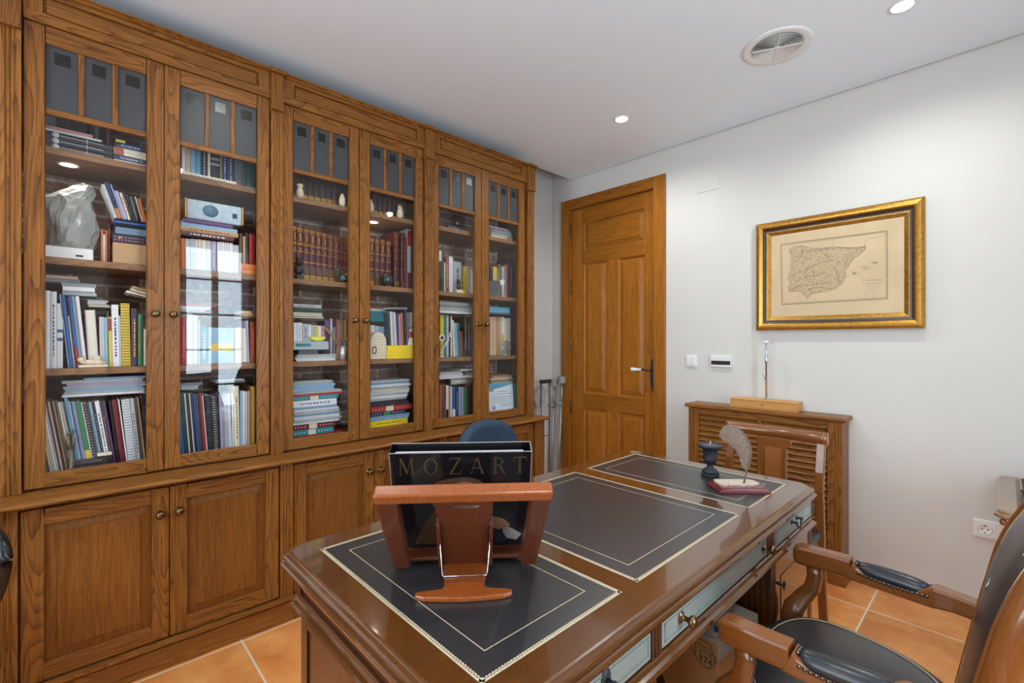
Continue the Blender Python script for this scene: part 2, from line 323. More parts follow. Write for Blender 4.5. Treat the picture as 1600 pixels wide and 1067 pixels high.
for u in range(3):
    ya,yb=UD[2*u][0][0],UD[2*u+1][0][1]
    pl=[UP[0],UP[1]] if u==0 else [UP[u+1]]
    left=UP[u][1] if u else UP[0][0]; right=pl[-1][1]
    L0=UP[u][1]+.001 if u else UP[0][0]; R0=UP[u+1][1]
    t=thing('glazed_bookcase',['glazed oak bookcase at the end nearest the camera, holding magazines and a plastic bag','middle glazed oak bookcase, holding maroon volumes and paper stacks','glazed oak bookcase at the far end, next to the white wall and door'][u],'bookcase',((-2.6),(ya+yb)/2,.757),'glazed oak bookcases along the wall')
    c=MB()
    c.box(-2.78,-2.435,L0,L0+.02,.757,2.58); c.box(-2.78,-2.435,R0-.02,R0,.757,2.58)
    c.box(-2.78,-2.435,L0+.02,R0-.02,.757,DECK); c.box(-2.78,-2.435,L0+.02,R0-.02,2.455,2.58)
    obj('carcass',c,darkin,t)
    for k in range(3): obj('shelf',MB().box(-2.775,-2.458,L0+.022,R0-.022,SHB[k],SHZ[k]),din,t,bev=.002)
    for (a,b) in pl:
        obj('pilaster',fluted(MB(),a,b,-2.395,.757,2.405,.035),oak['z'],t,bev=.0015)
        k=MB().box(-2.43,-2.382,a-.003,b+.0005,2.405,2.574).box(-2.43,-2.376,a-.0035,b+.001,2.400,2.412)
        k.box(-2.43,-2.366,a-.012,b+.0115,2.5746,2.592); obj('pilaster_block',k,oak['z'],t,bev=.003)
    fa,fb=(UP[u][1]+.004),(UP[u+1][0]-.004)
    f=MB().box(-2.432,-2.40,fa,fb,2.455,2.490,0).box(-2.432,-2.40,fa,fb,2.556,2.574,0).box(-2.432,-2.40,fa,fa+.05,2.49,2.556,1).box(-2.432,-2.40,fb-.05,fb,2.49,2.556,1).box(-2.432,-2.412,fa+.05,fb-.05,2.49,2.556,0)
    f.box(-2.432,-2.406,fa+.058,fb-.058,2.497,2.549,0)
    obj('frieze_panel',f,[oak['y'],oak['z']],t,bev=.002)
    cn=[(-2.43,2.574),(-2.394,2.574),(-2.388,2.580),(-2.378,2.584),(-2.378,2.590),(-2.43,2.590)]
    cc=MB(); b0=len(cc.v); cc.prism([(p[0],p[1]) for p in cn],fa+.0085,fb-.0085,'y'); obj('cornice',cc,oak['y'],t)
    for d in (2*u,2*u+1):
        (y0,y1),(g0,g1)=UD[d]
        D=MB().box(XU-.022,XU,y0,g0,.766,2.452,0).box(XU-.022,XU,g1,y1,.766,2.452,0)
        D.box(XU-.022,XU,g0,g1,2.389,2.452,1).box(XU-.022,XU,g0,g1,.766,.817,1).box(XU-.019,XU-.003,g0,g1,2.134,2.155,1)
        w=g1-g0
        for k in (1,2): D.box(XU-.019,XU-.003,g0+w*k/3-.0085,g0+w*k/3+.0085,2.155,2.389,0)
        o=obj('door',D,[oak['z'],oak['y']],t,bev=.0025)
        obj('glass',MB().box(XU-.014,XU-.011,g0-.004,g1+.004,.812,2.138),glass,o)
        fz=MB()
        for k in range(3):
            a=g0+w*k/3+(.0085 if k else 0); b=g0+w*(k+1)/3-(.0085 if k<2 else 0); e=(b-a)
            fz.box(XU-.013,XU-.010,a-.003,a+e*.27,2.152,2.392,0).box(XU-.013,XU-.010,a+e*.77,b+.003,2.152,2.392,0)
            fz.box(XU-.013,XU-.010,a+e*.27,a+e*.77,2.152,2.325,0).box(XU-.013,XU-.010,a+e*.27,a+e*.77,2.37,2.392,0).box(XU-.0128,XU-.0102,a+e*.27,a+e*.77,2.325,2.37,1)
        fo=obj('frosted_glazing',fz,[frost,frostc],o); fo['label']='frosted panes with small clear squares'
        ky=y1-.028 if d%2==0 else y0+.030
        kb=obj('knob',knob(MB(),XU,ky,1.412),brass,o); kb['label']='antique brass knob'
tag(obj('worktop',MB().sweep([(0,-.215,0),(0,2.505,0)],[(-2.783,.735),(-2.262,.735),(-2.252,.739),(-2.248,.746),(-2.252,.752),(-2.262,.7565),(-2.783,.7565)] ,up=(0,0,1),smooth=False),oak['y']),'long polished oak ledge between the glazed bookcases and the low cupboards','worktop')
wt=bpy.data.objects['worktop']
BOWN=['low oak cupboard nearest the camera, both panel doors fully in view','middle low oak cupboard, behind the desk and the folding book stand','low oak cupboard at the far end, behind the blue chair']
for u in range(3):
    ya,yb=BDD[2*u][0],BDD[2*u+1][1]; pl=[BP[0],BP[1]] if u==0 else [BP[u+1]]
    L0=BP[u][1]+.001 if u else BP[0][0]; R0=BP[u+1][1]
    t=thing('base_cabinet',BOWN[u],'cupboard',(-2.54,(ya+yb)/2,0),'low oak cupboards along the wall')
    obj('carcass',MB().box(-2.78,-2.325,L0,R0,.0,.7335),oak['z'],t)
    for a,b in pl: obj('pilaster',fluted(MB(),a,b,-2.291,.105,.7335,.033),oak['z'],t,bev=.0015)
    p=MB().box(-2.325,-2.287,L0,R0,0,.088).box(-2.325,-2.291,L0,R0,.088,.094).box(-2.325,-2.283,L0,R0,.094,.099).box(-2.325,-2.275,L0,R0,.099,.112)
    obj('plinth',p,oak['y'],t,bev=.0015)
    for d in (2*u,2*u+1):
        y0,y1=BDD[d]; z0,z1=.120,.716; s=.057
        D=MB().box(XB-.022,XB,y0,y0+s,z0,z1,0).box(XB-.022,XB,y1-s,y1,z0,z1,0).box(XB-.022,XB,y0+s,y1-s,z0,z0+s,1).box(XB-.022,XB,y0+s,y1-s,z1-s,z1,1)
        o=obj('door',D,[oak['z'],oak['y']],t,bev=.0025)
        a,b,c,e=y0+s-.002,y1-s+.002,z0+s-.002,z1-s+.002; q=.036
        pb=MB(); pb.add([(XB-.016,a,c),(XB-.016,b,c),(XB-.016,b,e),(XB-.016,a,e),(XB-.011,a+q,c+q),(XB-.011,b-q,c+q),(XB-.011,b-q,e-q),(XB-.011,a+q,e-q),(XB-.006,a+q,c+q),(XB-.006,b-q,c+q),(XB-.006,b-q,e-q),(XB-.006,a+q,e-q)],
            [(0,1,5,4),(1,2,6,5),(2,3,7,6),(3,0,4,7),(4,5,9,8),(5,6,10,9),(6,7,11,10),(7,4,8,11),(8,9,10,11),(0,3,2,1)])
        obj('door_panel',pb,oakp['z'],o)
        ky=y1-.030 if d%2==0 else y0+.030
        kb=obj('knob',knob(MB(),XB,ky,.615,.0155),brass,o); kb['label']='antique brass knob'
# cabinet lights under the top shelves
for k,(u,py) in enumerate(((0,yat(107,-2.56)),(1,yat(583,-2.56)))):
    t=thing('cabinet_light',['small recessed light under the top shelf, above the plastic bag','small recessed light under the top shelf, above the tall maroon volumes'][k],'light',(-2.56,py,1.998))
    obj('trim',MB().lathe([(.034,2.0025),(.034,1.999),(.026,1.999),(.026,2.0025)],(-2.56,py,0),24),white_p,t)
    obj('lamp_disc',MB().lathe([(0,2.0005),(.026,2.0005),(.026,2.0025),(0,2.0025)],(-2.56,py,0),20),lamp_e,t)
    light('cabinet_lamp','SPOT',(-2.56,py,1.994),t,energy=.9,spot_size=2.5,spot_blend=.8,shadow_soft_size=.02,color=(1,.93,.82))
# ------------------------------------------------------------------ camera and light
cam=bpy.data.cameras.new('camera'); co=bpy.data.objects.new('camera',cam); COL.objects.link(co)
co.location=(0,0,EYE); co.rotation_euler=(PI/2,0,YAW); cam.sensor_width=36; cam.lens=36*FPX/1600; cam.shift_y=(533.0-533.5)/1600
cam.clip_start=.02; S.camera=co
w=bpy.data.worlds.new('world'); S.world=w; w.use_nodes=True; w.node_tree.nodes['Background'].inputs[0].default_value=(.62,.80,1,1); w.node_tree.nodes['Background'].inputs[1].default_value=2.2
light('daylight_fill','AREA',(WO+.16,(wy0+wy1)/2,(wz0+wz1)/2),shape='RECTANGLE',size=wz1-wz0,size_y=wy1-wy0,energy=46,color=(.72,.88,1),rot=(0,PI/2,0))
light('daylight_fill','AREA',((vx0+vx1)/2,WK-.16,(vz0+vz1)/2),shape='RECTANGLE',size=vx1-vx0,size_y=vz1-vz0,energy=46,color=(.88,.97,1),rot=(PI/2,0,0))  # fill light at the added, unseen window
DL=[(-1.643,2.495),(-.292,2.495),(-1.643,.62),(-.292,.62),(-1.643,-.95),(-.292,-.95),(.75,1.5)]
for i,(x,y) in enumerate(DL):
    t=thing('ceiling_downlight',['round recessed ceiling spotlight above the door end of the desk','round recessed ceiling spotlight above the framed map'][i] if i<2 else 'round recessed ceiling spotlight outside the view, over the near room','light',(x,y,ZC-.002),'recessed ceiling spotlights')
    obj('trim_ring',MB().lathe([(.048,ZC),(.047,ZC-.004),(.038,ZC-.005),(.036,ZC)],(x,y,0),32),white_p,t)
    obj('lamp_disc',MB().lathe([(0,ZC-.0035),(.037,ZC-.0035),(.037,ZC-.001),(0,ZC-.001)],(x,y,0),24),lamp_e,t)
    light('downlight_lamp','SPOT',(x,y,ZC-.012),t,energy=27*(1.0,.86,.62,.62,.62,.62,.62)[i],spot_size=math.radians(162),spot_blend=.75,shadow_soft_size=.035,color=(.955,1,.965))
S.view_settings.view_transform='Standard'; S.view_settings.look='None'; S.view_settings.gamma=1; S.view_settings.use_curve_mapping=False; S.view_settings.exposure=.52
try:
    S.cycles.use_denoising=True; S.cycles.max_bounces=10; S.cycles.transparent_max_bounces=24; S.cycles.caustics_reflective=False; S.cycles.caustics_refractive=False; S.cycles.sample_clamp_indirect=4
except Exception: pass
# ------------------------------------------------------------------ the oak door
def frame_rect(mb,x0,x1,z0,z1,prof,yw,m=None,sides=(1,1,1,1)):
    for k in range(len(prof)-1):
        (d0,h0),(d1,h1)=prof[k],prof[k+1]
        A=[(x0+d0,yw-h0,z0+d0),(x1-d0,yw-h0,z0+d0),(x1-d0,yw-h0,z1-d0),(x0+d0,yw-h0,z1-d0)]
        B=[(x0+d1,yw-h1,z0+d1),(x1-d1,yw-h1,z0+d1),(x1-d1,yw-h1,z1-d1),(x0+d1,yw-h1,z1-d1)]
        for i in range(4):
            j=(i+1)%4
            if sides[i]: mb.add([A[i],A[j],B[j],B[i]],[(0,1,2,3)],(m[k] if m else 0))
    return mb
YD=3.137                                        # face of the door leaf
L=MB()
lx0,lx1,lz1=-2.568,-1.779,2.420
st=[(lx0,-2.442),(-2.206,-2.098),(-1.863,lx1)]
L.box(st[0][0],st[0][1],YD,YD+.04,.004,lz1,0); L.box(st[2][0],st[2][1],YD,YD+.04,.004,lz1,0)
for a,b in ((2.30,lz1),(1.952,2.055),(.742,.868),(.004,.20)): L.box(st[0][1],st[2][0],YD,YD+.04,a,b,1)
for a,b in ((.868,1.952),(.20,.742)): L.box(st[1][0],st[1][1],YD,YD+.04,a,b,0)
door=struct('door_1',L,[door_v,door_h],None,.003)
for (a,b,c,d,mm) in ((-2.442,-1.863,2.055,2.30,door_h),(-2.442,-2.206,.868,1.952,door_v),(-2.098,-1.863,.868,1.952,door_v),(-2.442,-2.206,.20,.742,door_v),(-2.098,-1.863,.20,.742,door_v)):
    p=MB(); frame_rect(p,a-.002,b+.002,c-.002,d+.002,[(0,-.004),(.012,-.012),(.014,-.016),(.05,-.004),(.052,-.001)],YD)
    p.add([(a+.05,YD+.001,c+.05),(b-.05,YD+.001,c+.05),(b-.05,YD+.001,d-.05),(a+.05,YD+.001,d-.05)],[(0,1,2,3)])
    p.box(a-.002,b+.002,YD+.022,YD+.03,c-.002,d+.002)
    obj('door_panel',p,mm,door)
cs=MB()
cs.box(-2.660,-2.580,WB-.022,WB-.0005,0,2.508,0).box(-1.765,-1.683,WB-.022,WB-.0005,0,2.508,0).box(-2.580,-1.765,WB-.022,WB-.0005,2.432,2.508,1)
cs.box(-2.580,-2.571,WB-.018,WB+.1,0,2.432,0).box(-1.776,-1.765,WB-.018,WB+.1,0,2.432,0).box(-2.571,-1.776,WB-.018,WB+.1,2.4235,2.432,1)
obj('door_casing',cs,[door_v,door_h],door,bev=.004)
for zc in (2.245,1.770,1.277,.741): obj('hinge',MB().lathe([(0,zc-.057),(.006,zc-.055),(.0065,zc-.05),(.0065,zc+.05),(.006,zc+.055),(0,zc+.058)],(-2.563,WB-.006,0),12),brass,door)['label']='brass hinge barrel'
pl=MB(); ring=[]
for i in range(28):
    a=2*PI*i/28; ring.append((-1.795+.021*math.cos(a)*(abs(math.sin(a))**.0),1.05+.122*math.sin(a)))
pl.prism(ring,YD-.006,YD,'y')
ob_=obj('handle_plate',pl,iron,door,bev=.002); ob_['label']='dark bronze oval handle plate'
lv=MB().tube([(-1.795,YD-.005,1.085),(-1.795,YD-.05,1.085),(-1.800,YD-.055,1.086),(-1.862,YD-.055,1.088)],.0055,10)
hd=obj('handle',lv,iron,door)
hp=[(.009,0),(.0085,.012),(.009,.025),(.013,.055),(.0155,.072),(.0145,.084),(.008,.089),(0,.090)]
obj('porcelain_grip',MB().lathe(hp,(0,0,0),18,'x').xf(Matrix.Translation((-1.860,YD-.055,1.088))@Matrix.Rotation(PI,4,'Z')),porc,hd)['label']='white porcelain grip'
# ------------------------------------------------------------------ things on the door wall
def plate(mb,x0,x1,z0,z1,t,m=0): return mb.box(x0,x1,WB-t,WB-.0005,z0,z1,m)
t=thing('light_switch','small white double light switch on the wall beside the door','light switch',(-1.491,WB,1.119))
obj('switch_plate',plate(MB(),-1.532,-1.451,1.120,1.203,.009),white_p,t,bev=.003)
for a in (-1.520,-1.4908): obj('rocker',MB().box(a,a+.0275,WB-.015,WB-.008,1.135,1.190),white_p,t,bev=.002)
t=thing('fuse_box','white fuse box cover with a dark window, right of the light switch','fuse box',(-1.288,WB,1.128))
obj('cover',plate(MB(),-1.356,-1.220,1.129,1.203,.016),white_p,t,bev=.003)
obj('window_strip',MB().box(-1.350,-1.226,WB-.0175,WB-.015,1.145,1.171),plain('smoked_plastic',(48,46,50),.2),t)['label']='dark smoked window strip'
obj('lid_rib',MB().box(-1.352,-1.224,WB-.0172,WB-.015,1.186,1.188),white_p,t)
tag(obj('junction_cover',plate(MB(),-1.454,-1.300,2.312,2.418,.004),wall_m,bev=.002),'square wall-coloured junction box cover high beside the door','cover plate')  # thin plate covering a junction box
t=thing('wall_socket','white double wall socket beside the small side table','socket',(-.03,WB,.372))
obj('socket_plate',plate(MB(),-.108,.052,.376,.461,.010),white_p,t,bev=.004)
obj('socket_frame',MB().box(-.100,-.032,WB-.0115,WB-.0095,.384,.453).box(-.024,.044,WB-.0115,WB-.0095,.384,.453),white_p,t,bev=.0015)
for xc in (-.066,.010):
    s=obj('socket_well',MB().lathe([(.0262,-.0114),(.0245,-.0138),(.0225,-.0136),(.0205,-.0118),(0,-.0117)],(xc,WB,.419),28,'y'),white_p,t)
    hb=MB()
    for dx in (-.0095,.0095): hb.lathe([(0,-.0124),(.0030,-.0124),(.0030,-.0112),(0,-.0112)],(xc+dx,WB,.419),10,'y')
    hb.box(xc-.0025,xc+.0025,WB-.0126,WB-.0112,.400,.405).box(xc-.0025,xc+.0025,WB-.0126,WB-.0112,.433,.438)
    obj('pin_hole',hb,black,s)
# ceiling vent
vx,vy=-.738,2.410
t=thing('ceiling_vent','round white ceiling air vent with concentric slats','vent',(vx,vy,ZC-.01))
obj('vent_flange',MB().lathe([(.146,ZC-.0005),(.145,ZC-.006),(.138,ZC-.009),(.112,ZC-.006),(.104,ZC-.003),(.104,ZC-.0005)],(vx,vy,0),48),white_p,t)
g=MB()
for k in range(11):
    r=.010+.0088*k; g.lathe([(r+.0070,ZC-.0095),(r+.0078,ZC-.009),(r+.0014,ZC-.002),(r+.0006,ZC-.0025),(r+.0070,ZC-.0095)],(vx,vy,0),40,cap=False)
g.lathe([(0,ZC-.0105),(.012,ZC-.010),(.012,ZC-.003),(0,ZC-.003)],(vx,vy,0),20)
obj('slat',g,white_p,t)
sp=MB()
for a in (.35,.35+PI/2,.35+PI,.35+1.5*PI): sp.box(.008,.103,-.0016,.0016,-.0105,-.004)
sp=MB()
for k in range(4): sp.join(MB().box(.008,.103,-.0017,.0017,ZC-.0108,ZC-.004).xf(Matrix.Translation((vx,vy,0))@Matrix.Rotation(.45+k*PI/2,4,'Z')))
obj('spoke',sp,white_p,t)
obj('duct_back',MB().lathe([(0,ZC-.0012),(.104,ZC-.0012),(.104,ZC-.0004),(0,ZC-.0004)],(vx,vy,0),40),plain('vent_dark',(120,120,122),.8),t)
# framed map
mx0,mx1,mz0,mz1=-1.066,-.276,1.366,2.023; YW=WB-.002
t=thing('framed_map','antique map of a peninsula in a gilt frame on the white wall','picture',((mx0+mx1)/2,YW,mz0))
fr=MB(); frame_rect(fr,mx0,mx1,mz0,mz1,[(0,0),(0,.026),(.004,.031),(.012,.036),(.022,.038),(.032,.036),(.040,.030)],YW)
obj('outer_frame',fr,gold,t)
fr=MB(); frame_rect(fr,mx0,mx1,mz0,mz1,[(.040,.030),(.043,.024),(.050,.020),(.058,.020)],YW)
obj('inner_frame',fr,plain('frame_dark',(66,48,36),.35),t)['label']='dark brown hollow moulding'
bd=MB()
a0,a1,c0,c1=mx0+.061,mx1-.061,mz0+.061,mz1-.061
nx,nz=int((a1-a0)/.0085),int((c1-c0)/.0085)
for i in range(nx+1):
    for z in (c0,c1): bd.ball((a0+(a1-a0)*i/nx,YW-.020,z),.0033,0,6,4)
for i in range(1,nz):
    for x in (a0,a1): bd.ball((x,YW-.020,c0+(c1-c0)*i/nz),.0033,0,6,4)
obj('beading',bd,plain('bead_gold',(214,186,130),.35,metal=.6),t)
fr=MB(); frame_rect(fr,mx0,mx1,mz0,mz1,[(.058,.019),(.064,.018),(.080,.011),(.082,.009)],YW)
obj('slip_frame',fr,gold,t)['label']='inner gilt slip'
px0,px1,pz0,pz1=mx0+.079,mx1-.079,mz0+.079,mz1-.079
obj('map_sheet',MB().box(px0,px1,YW-.009,YW-.004,pz0,pz1),plain('old_paper',(206,182,146),.8,noise=.07,nscale=7),t)
obj('frame_back',MB().box(mx0+.006,mx1-.006,YW-.004,YW-.0005,mz0+.006,mz1-.006),darkin,t)
ink=plain('map_ink',(112,98,80),.8); ink2=plain('map_ink_faint',(170,148,120),.8); ink3=plain('map_ink_dark',(84,72,58),.8)
def muv(x,y):
    u=(x-187)/900.; tp=345-150*u; bt=882-27*u; v=(y-tp)/(bt-tp); return (px0+u*(px1-px0),pz1-v*(pz1-pz0))
def stroke(mb,pts,wd,closed=False,y=.0095,wob=0):
    P=[muv(*p) for p in pts]
    if closed: P.append(P[0])
    if wob:
        Q=[]
        for i in range(len(P)-1):
            a,b=P[i],P[i+1]; n=max(2,int(math.hypot(b[0]-a[0],b[1]-a[1])/.006))
            for k in range(n): Q.append((a[0]+(b[0]-a[0])*k/n+R.uniform(-wob,wob),a[1]+(b[1]-a[1])*k/n+R.uniform(-wob,wob)))
        P=Q+[P[-1]]
    for a,b in zip(P,P[1:]):
        dx,dz=b[0]-a[0],b[1]-a[1]; l=math.hypot(dx,dz) or 1; nx,nz=-dz/l*wd/2,dx/l*wd/2
        mb.add([(a[0]+nx,YW-y,a[1]+nz),(b[0]+nx,YW-y,b[1]+nz),(b[0]-nx,YW-y,b[1]-nz),(a[0]-nx,YW-y,a[1]-nz)],[(0,1,2,3)])
    return mb
coast=[(335,435),(375,410),(430,405),(500,420),(560,418),(640,408),(720,410),(790,412),(850,402),(845,425),(810,460),(770,490),(745,530),(715,570),(722,600),(705,640),(690,660),(650,690),(590,705),(530,715),(490,722),(470,752),(450,730),(430,715),(400,700),(370,707),(335,705),(330,680),(345,650),(328,620),(340,580),(350,540),(355,500),(350,460)]
# land tint, hatching and hills inside the coast
def inside(x,y,poly):
    c=False; j=len(poly)-1
    for i in range(len(poly)):
        if (poly[i][1]>y)!=(poly[j][1]>y) and x<(poly[j][0]-poly[i][0])*(y-poly[i][1])/(poly[j][1]-poly[i][1])+poly[i][0]: c=not c
        j=i
    return c
tint=MB(); q=[muv(*p) for p in coast]; tint.add([(a,YW-.0092,b) for a,b in q],[tuple(range(len(q)))])
obj('land_tint',tint,plain('land_tint',(190,166,132),.8,noise=.12,nscale=60),t)
hl=MB()
for _ in range(900):
    x,y=R.uniform(325,860),R.uniform(400,755)
    if inside(x,y,coast):
        a=R.uniform(-.6,.9); l=R.uniform(5,16); stroke(hl,[(x,y),(x+l*math.cos(a),y-l*math.sin(a))],R.uniform(.0006,.0013))
for i in range(len(coast)):
    (x,y),(x2,y2)=coast[i],coast[(i+1)%len(coast)]
    for k in range(7):
        f=k/7+R.uniform(0,.1); xx,yy=x+(x2-x)*f,y+(y2-y)*f; dx,dy=xx-585,(yy-560)*1.4; l=math.hypot(dx,dy); stroke(hl,[(xx,yy),(xx+dx/l*14,yy+dy/l*9)],.0011)
for cx,cy,rx,ry in ((785,585,16,12),(850,545,26,14),(912,512,20,10)):
    for _ in range(45): x,y=R.gauss(cx,rx*.6),R.gauss(cy,ry*.6); stroke(hl,[(x,y),(x+R.uniform(-9,9),y+R.uniform(-5,5))],.0012)
obj('hill_hatching',hl,plain('map_hatch',(150,130,104),.8),t)
riv=MB()
for pts in ([(430,600),(480,545),(530,528),(580,505),(630,500)],[(345,700),(400,672),(480,662),(560,652),(640,640)],[(430,440),(520,432),(600,420),(680,412),(790,415),(845,408)],[(650,540),(680,600),(690,650)],[(740,480),(722,530)],[(365,482),(430,476),(500,490)],[(340,620),(390,585),(440,572),(475,540)],[(380,640),(450,610),(540,600),(600,575)],[(420,420),(430,470)],[(470,690),(560,680),(640,690)],[(560,430),(600,470),(640,500)],[(500,560),(520,610),(500,650)]):
    stroke(riv,pts,.0016,wob=.0034)
for _ in range(130):
    x,y=R.uniform(340,830),R.uniform(410,720)
    if inside(x,y,coast): a=R.uniform(-.5,.8); l=R.uniform(10,24); stroke(riv,[(x,y),(x+l*math.cos(a),y-l*math.sin(a))],.0009,wob=.0020)
stroke(riv,coast,.0010,True,wob=.0014); stroke(riv,[(640,405),(650,372),(652,350)],.0009,wob=.001); stroke(riv,[(850,402),(846,372),(880,350),(960,330)],.0009,wob=.001)
obj('rivers',riv,ink3,t)
brd=MB()
for o_,w_ in ((0,.003),(10,.0012)):
    stroke(brd,[(265+o_,398+o_),(985-o_,296+o_),(987-o_,757-o_),(275+o_,797-o_)],w_,True)
for i in range(60):
    f=i/60; stroke(brd,[(265+720*f,399-102*f),(265+720*f,406-102*f)],.0012); stroke(brd,[(275+712*f,797-40*f),(275+712*f,790-40*f)],.0012)
obj('map_border',brd,ink,t)
ttl=MB()
for y0,x0,x1,wd in ((632,828,958,.006),(655,836,958,.005),(612,860,910,.0025),(675,860,940,.002),(690,865,930,.002)):
    x=x0
    while x<x1: l=R.uniform(5,11); stroke(ttl,[(x,y0-(x-828)*.03),(min(x+l,x1),y0-(x-828)*.03)],wd); x+=l+R.uniform(2,5)
obj('map_title',ttl,ink2,t)
# ------------------------------------------------------------------ louvred radiator cover
t=thing('radiator_cover','louvred oak radiator cover standing against the white wall','radiator cover',(-1.0165,3.04,0))
rx0,rx1,ry0=-1.440,-.594,2.968
for a,b,c,e in ((rx0,rx0+.02,rx0+.0205,rx0+.0335),(rx1-.02,rx1,rx1-.0335,rx1-.0205)):
    obj('side_panel',MB().box(a,b,ry0,3.12,.09,.868),oak['z'],t,bev=.002); obj('corner_post',MB().box(c,e,ry0+.001,ry0+.022,.09,.868),oak['z'],t,bev=.002)
fm=MB(); fx0,fx1=rx0+.034,rx1-.034
fm.box(fx0,-1.372,ry0+.003,ry0+.022,.10,.866,0).box(-.662,fx1,ry0+.003,ry0+.022,.10,.866,0).box(-1.372,-.662,ry0+.003,ry0+.022,.826,.866,1).box(-1.372,-.662,ry0+.003,ry0+.022,.10,.175,1).box(-1.018,-.992,ry0+.003,ry0+.022,.175,.826,0)
obj('front_frame',fm,[oak['z'],oak['x']],t,bev=.0025)
for a,b in ((-1.372,-1.018),(-.992,-.662)):
    for k in range(19):
        z=.184+.0337*k
        obj('slat',MB().box(a+.001,b-.001,-.003,.003,-.019,.019).xf(Matrix.Translation((0,ry0+.016,z+.018))@Matrix.Rotation(math.radians(-38),4,'X')),oak['x'],t)
obj('backing',MB().box(rx0+.02,rx1-.02,3.06,3.065,.1,.86),darkin,t)
obj('plinth',MB().box(rx0-.014,rx1+.016,ry0-.012,3.12,0,.085).box(rx0-.01,rx1+.011,ry0-.008,3.12,.085,.097),oak['x'],t,bev=.002)
tp=MB(); n0=[(0,.868),(.017,.868),(.022,.872),(.024,.880),(.022,.888),(.015,.892),(0,.892)]
def topslab(mb,x0,x1,y0,y1,prof):       # moulded edge on three sides, flat against the wall
    for (d0,z0),(d1,z1) in zip(prof,prof[1:]):
        A=[(x0-d0,y1,z0),(x0-d0,y0-d0,z0),(x1+d0,y0-d0,z0),(x1+d0,y1,z0)]; B=[(x0-d1,y1,z1),(x0-d1,y0-d1,z1),(x1+d1,y0-d1,z1),(x1+d1,y1,z1)]
        for i in range(3): mb.add([A[i],A[i+1],B[i+1],B[i]],[(0,1,2,3)])
        mb.add([A[3],A[0],B[0],B[3]],[(0,1,2,3)])
    mb.add([(x0-prof[-1][0],y1,prof[-1][1]),(x0-prof[-1][0],y0-prof[-1][0],prof[-1][1]),(x1+prof[-1][0],y0-prof[-1][0],prof[-1][1]),(x1+prof[-1][0],y1,prof[-1][1])],[(0,1,2,3)])
    mb.add([(x0,y1,prof[0][1]),(x0,y0,prof[0][1]),(x1,y0,prof[0][1]),(x1,y1,prof[0][1])],[(0,1,2,3)])
    return mb
obj('top',topslab(MB(),rx0+.005,rx1-.005,ry0+.004,3.12,n0),oak['x'],t)
# drawer box and chrome stand on it
t=thing('drawer_box','low pale wooden drawer box on the radiator cover','box',(-.9975,3.052,.8925))
bx0,bx1,by0,by1,bz0,bz1=-1.180,-.815,2.992,3.105,.8925,.948
obj('case',MB().box(bx0,bx1,by0,by1,bz1-.006,bz1).box(bx0,bx1,by0,by1,bz0,bz0+.006).box(bx0,bx0+.007,by0,by1,bz0+.006,bz1-.006).box(bx1-.007,bx1,by0,by1,bz0+.006,bz1-.006).box(bx0+.007,bx1-.007,by1-.006,by1,bz0+.006,bz1-.006),pine,t,bev=.0012)
dr=obj('drawer',MB().box(bx0+.008,bx1-.008,by0+.003,by1-.01,bz0+.007,bz1-.007),pine,t,bev=.001)
obj('knob',MB().lathe([(0,-.009),(.004,-.008),(.0045,-.005),(.002,-.003),(.002,.004)],(-.995,by0,.921),12,'y'),brass,dr)
t=thing('chrome_stand','thin chrome stand with a white cap on the pale drawer box','stand',(-.992,3.05,.948))
sx_,sy_=-.992,3.050
obj('foot',MB().lathe([(.011,.9482),(.011,.952),(.007,.955),(.0055,.958)],(sx_,sy_,0),18),chrome,t)
obj('rod',MB().lathe([(.0055,.956),(.0055,1.165),(.0075,1.172),(.0085,1.19),(.0075,1.208),(.0045,1.214),(.0035,1.235),(.0028,1.285)],(sx_,sy_,0),16),chrome,t)
obj('side_lever',MB().tube([(sx_,sy_-.004,1.065),(sx_-.010,sy_-.010,1.085),(sx_-.016,sy_-.012,1.098)],.003,8),chrome,t)
obj('cap',MB().lathe([(.0035,1.284),(.012,1.286),(.0155,1.289),(.0155,1.300),(.013,1.303),(0,1.303)],(sx_,sy_,0),24),white_p,t)['label']='white round cap'
# ------------------------------------------------------------------ crutches and folding stand in the corner
for k,(xt,yt,xb,yb,zt) in enumerate(((-2.705,3.070,-2.715,3.03,.955),(-2.628,3.085,-2.622,3.01,.985))):
    t=thing('crutch',['grey forearm crutch leaning in the corner, farther from the door','grey forearm crutch leaning in the corner, touching the door casing'][k],'crutch',(xb,yb,0),'grey forearm crutches')
    T=lambda f:(xb+(xt-xb)*f,yb+(yt-yb)*f,zt*f)
    obj('shaft',MB().tube([T(.03),T(.76)],.0105,12),alu,t)
    obj('upper_tube',MB().tube([T(.72),T(.97)],.0085,12),alu,t)
    obj('rubber_foot',MB().lathe([(.019,0),(.018,.012),(.013,.035),(.012,.05)],(xb,yb,0),14),greyp,t)
    g=T(.775); obj('handgrip',MB().tube([(g[0],g[1]+.005,g[2]),(g[0]+.004,g[1]-.052,g[2]+.006)],.0145,12,scale=[1.25,.95]),greyp,t)
    obj('adjuster',MB().ball((g[0],g[1],g[2]-.003),(.019,.018,.020)),greyp,t)
    cu=MB(); c=T(.99); rr=[]
    for i in range(15):
        a=math.radians(-110+i*220/14-90); rr.append((c[0]+.034*math.cos(a),c[1]-.028+.034*math.sin(a)+.02))
    ring=rr+[(c[0]+(x-c[0])*.86,c[1]-.015+(y-c[1]+.015)*.86) for x,y in reversed(rr)]
    cu.prism(ring,c[2]-.035,c[2]+.022,'z')
    obj('arm_cuff',cu,greyp,t)
t=thing('folding_stand','thin dark metal folding stand with a black foam grip, beside the crutches','stand',(-2.68,2.925,0))
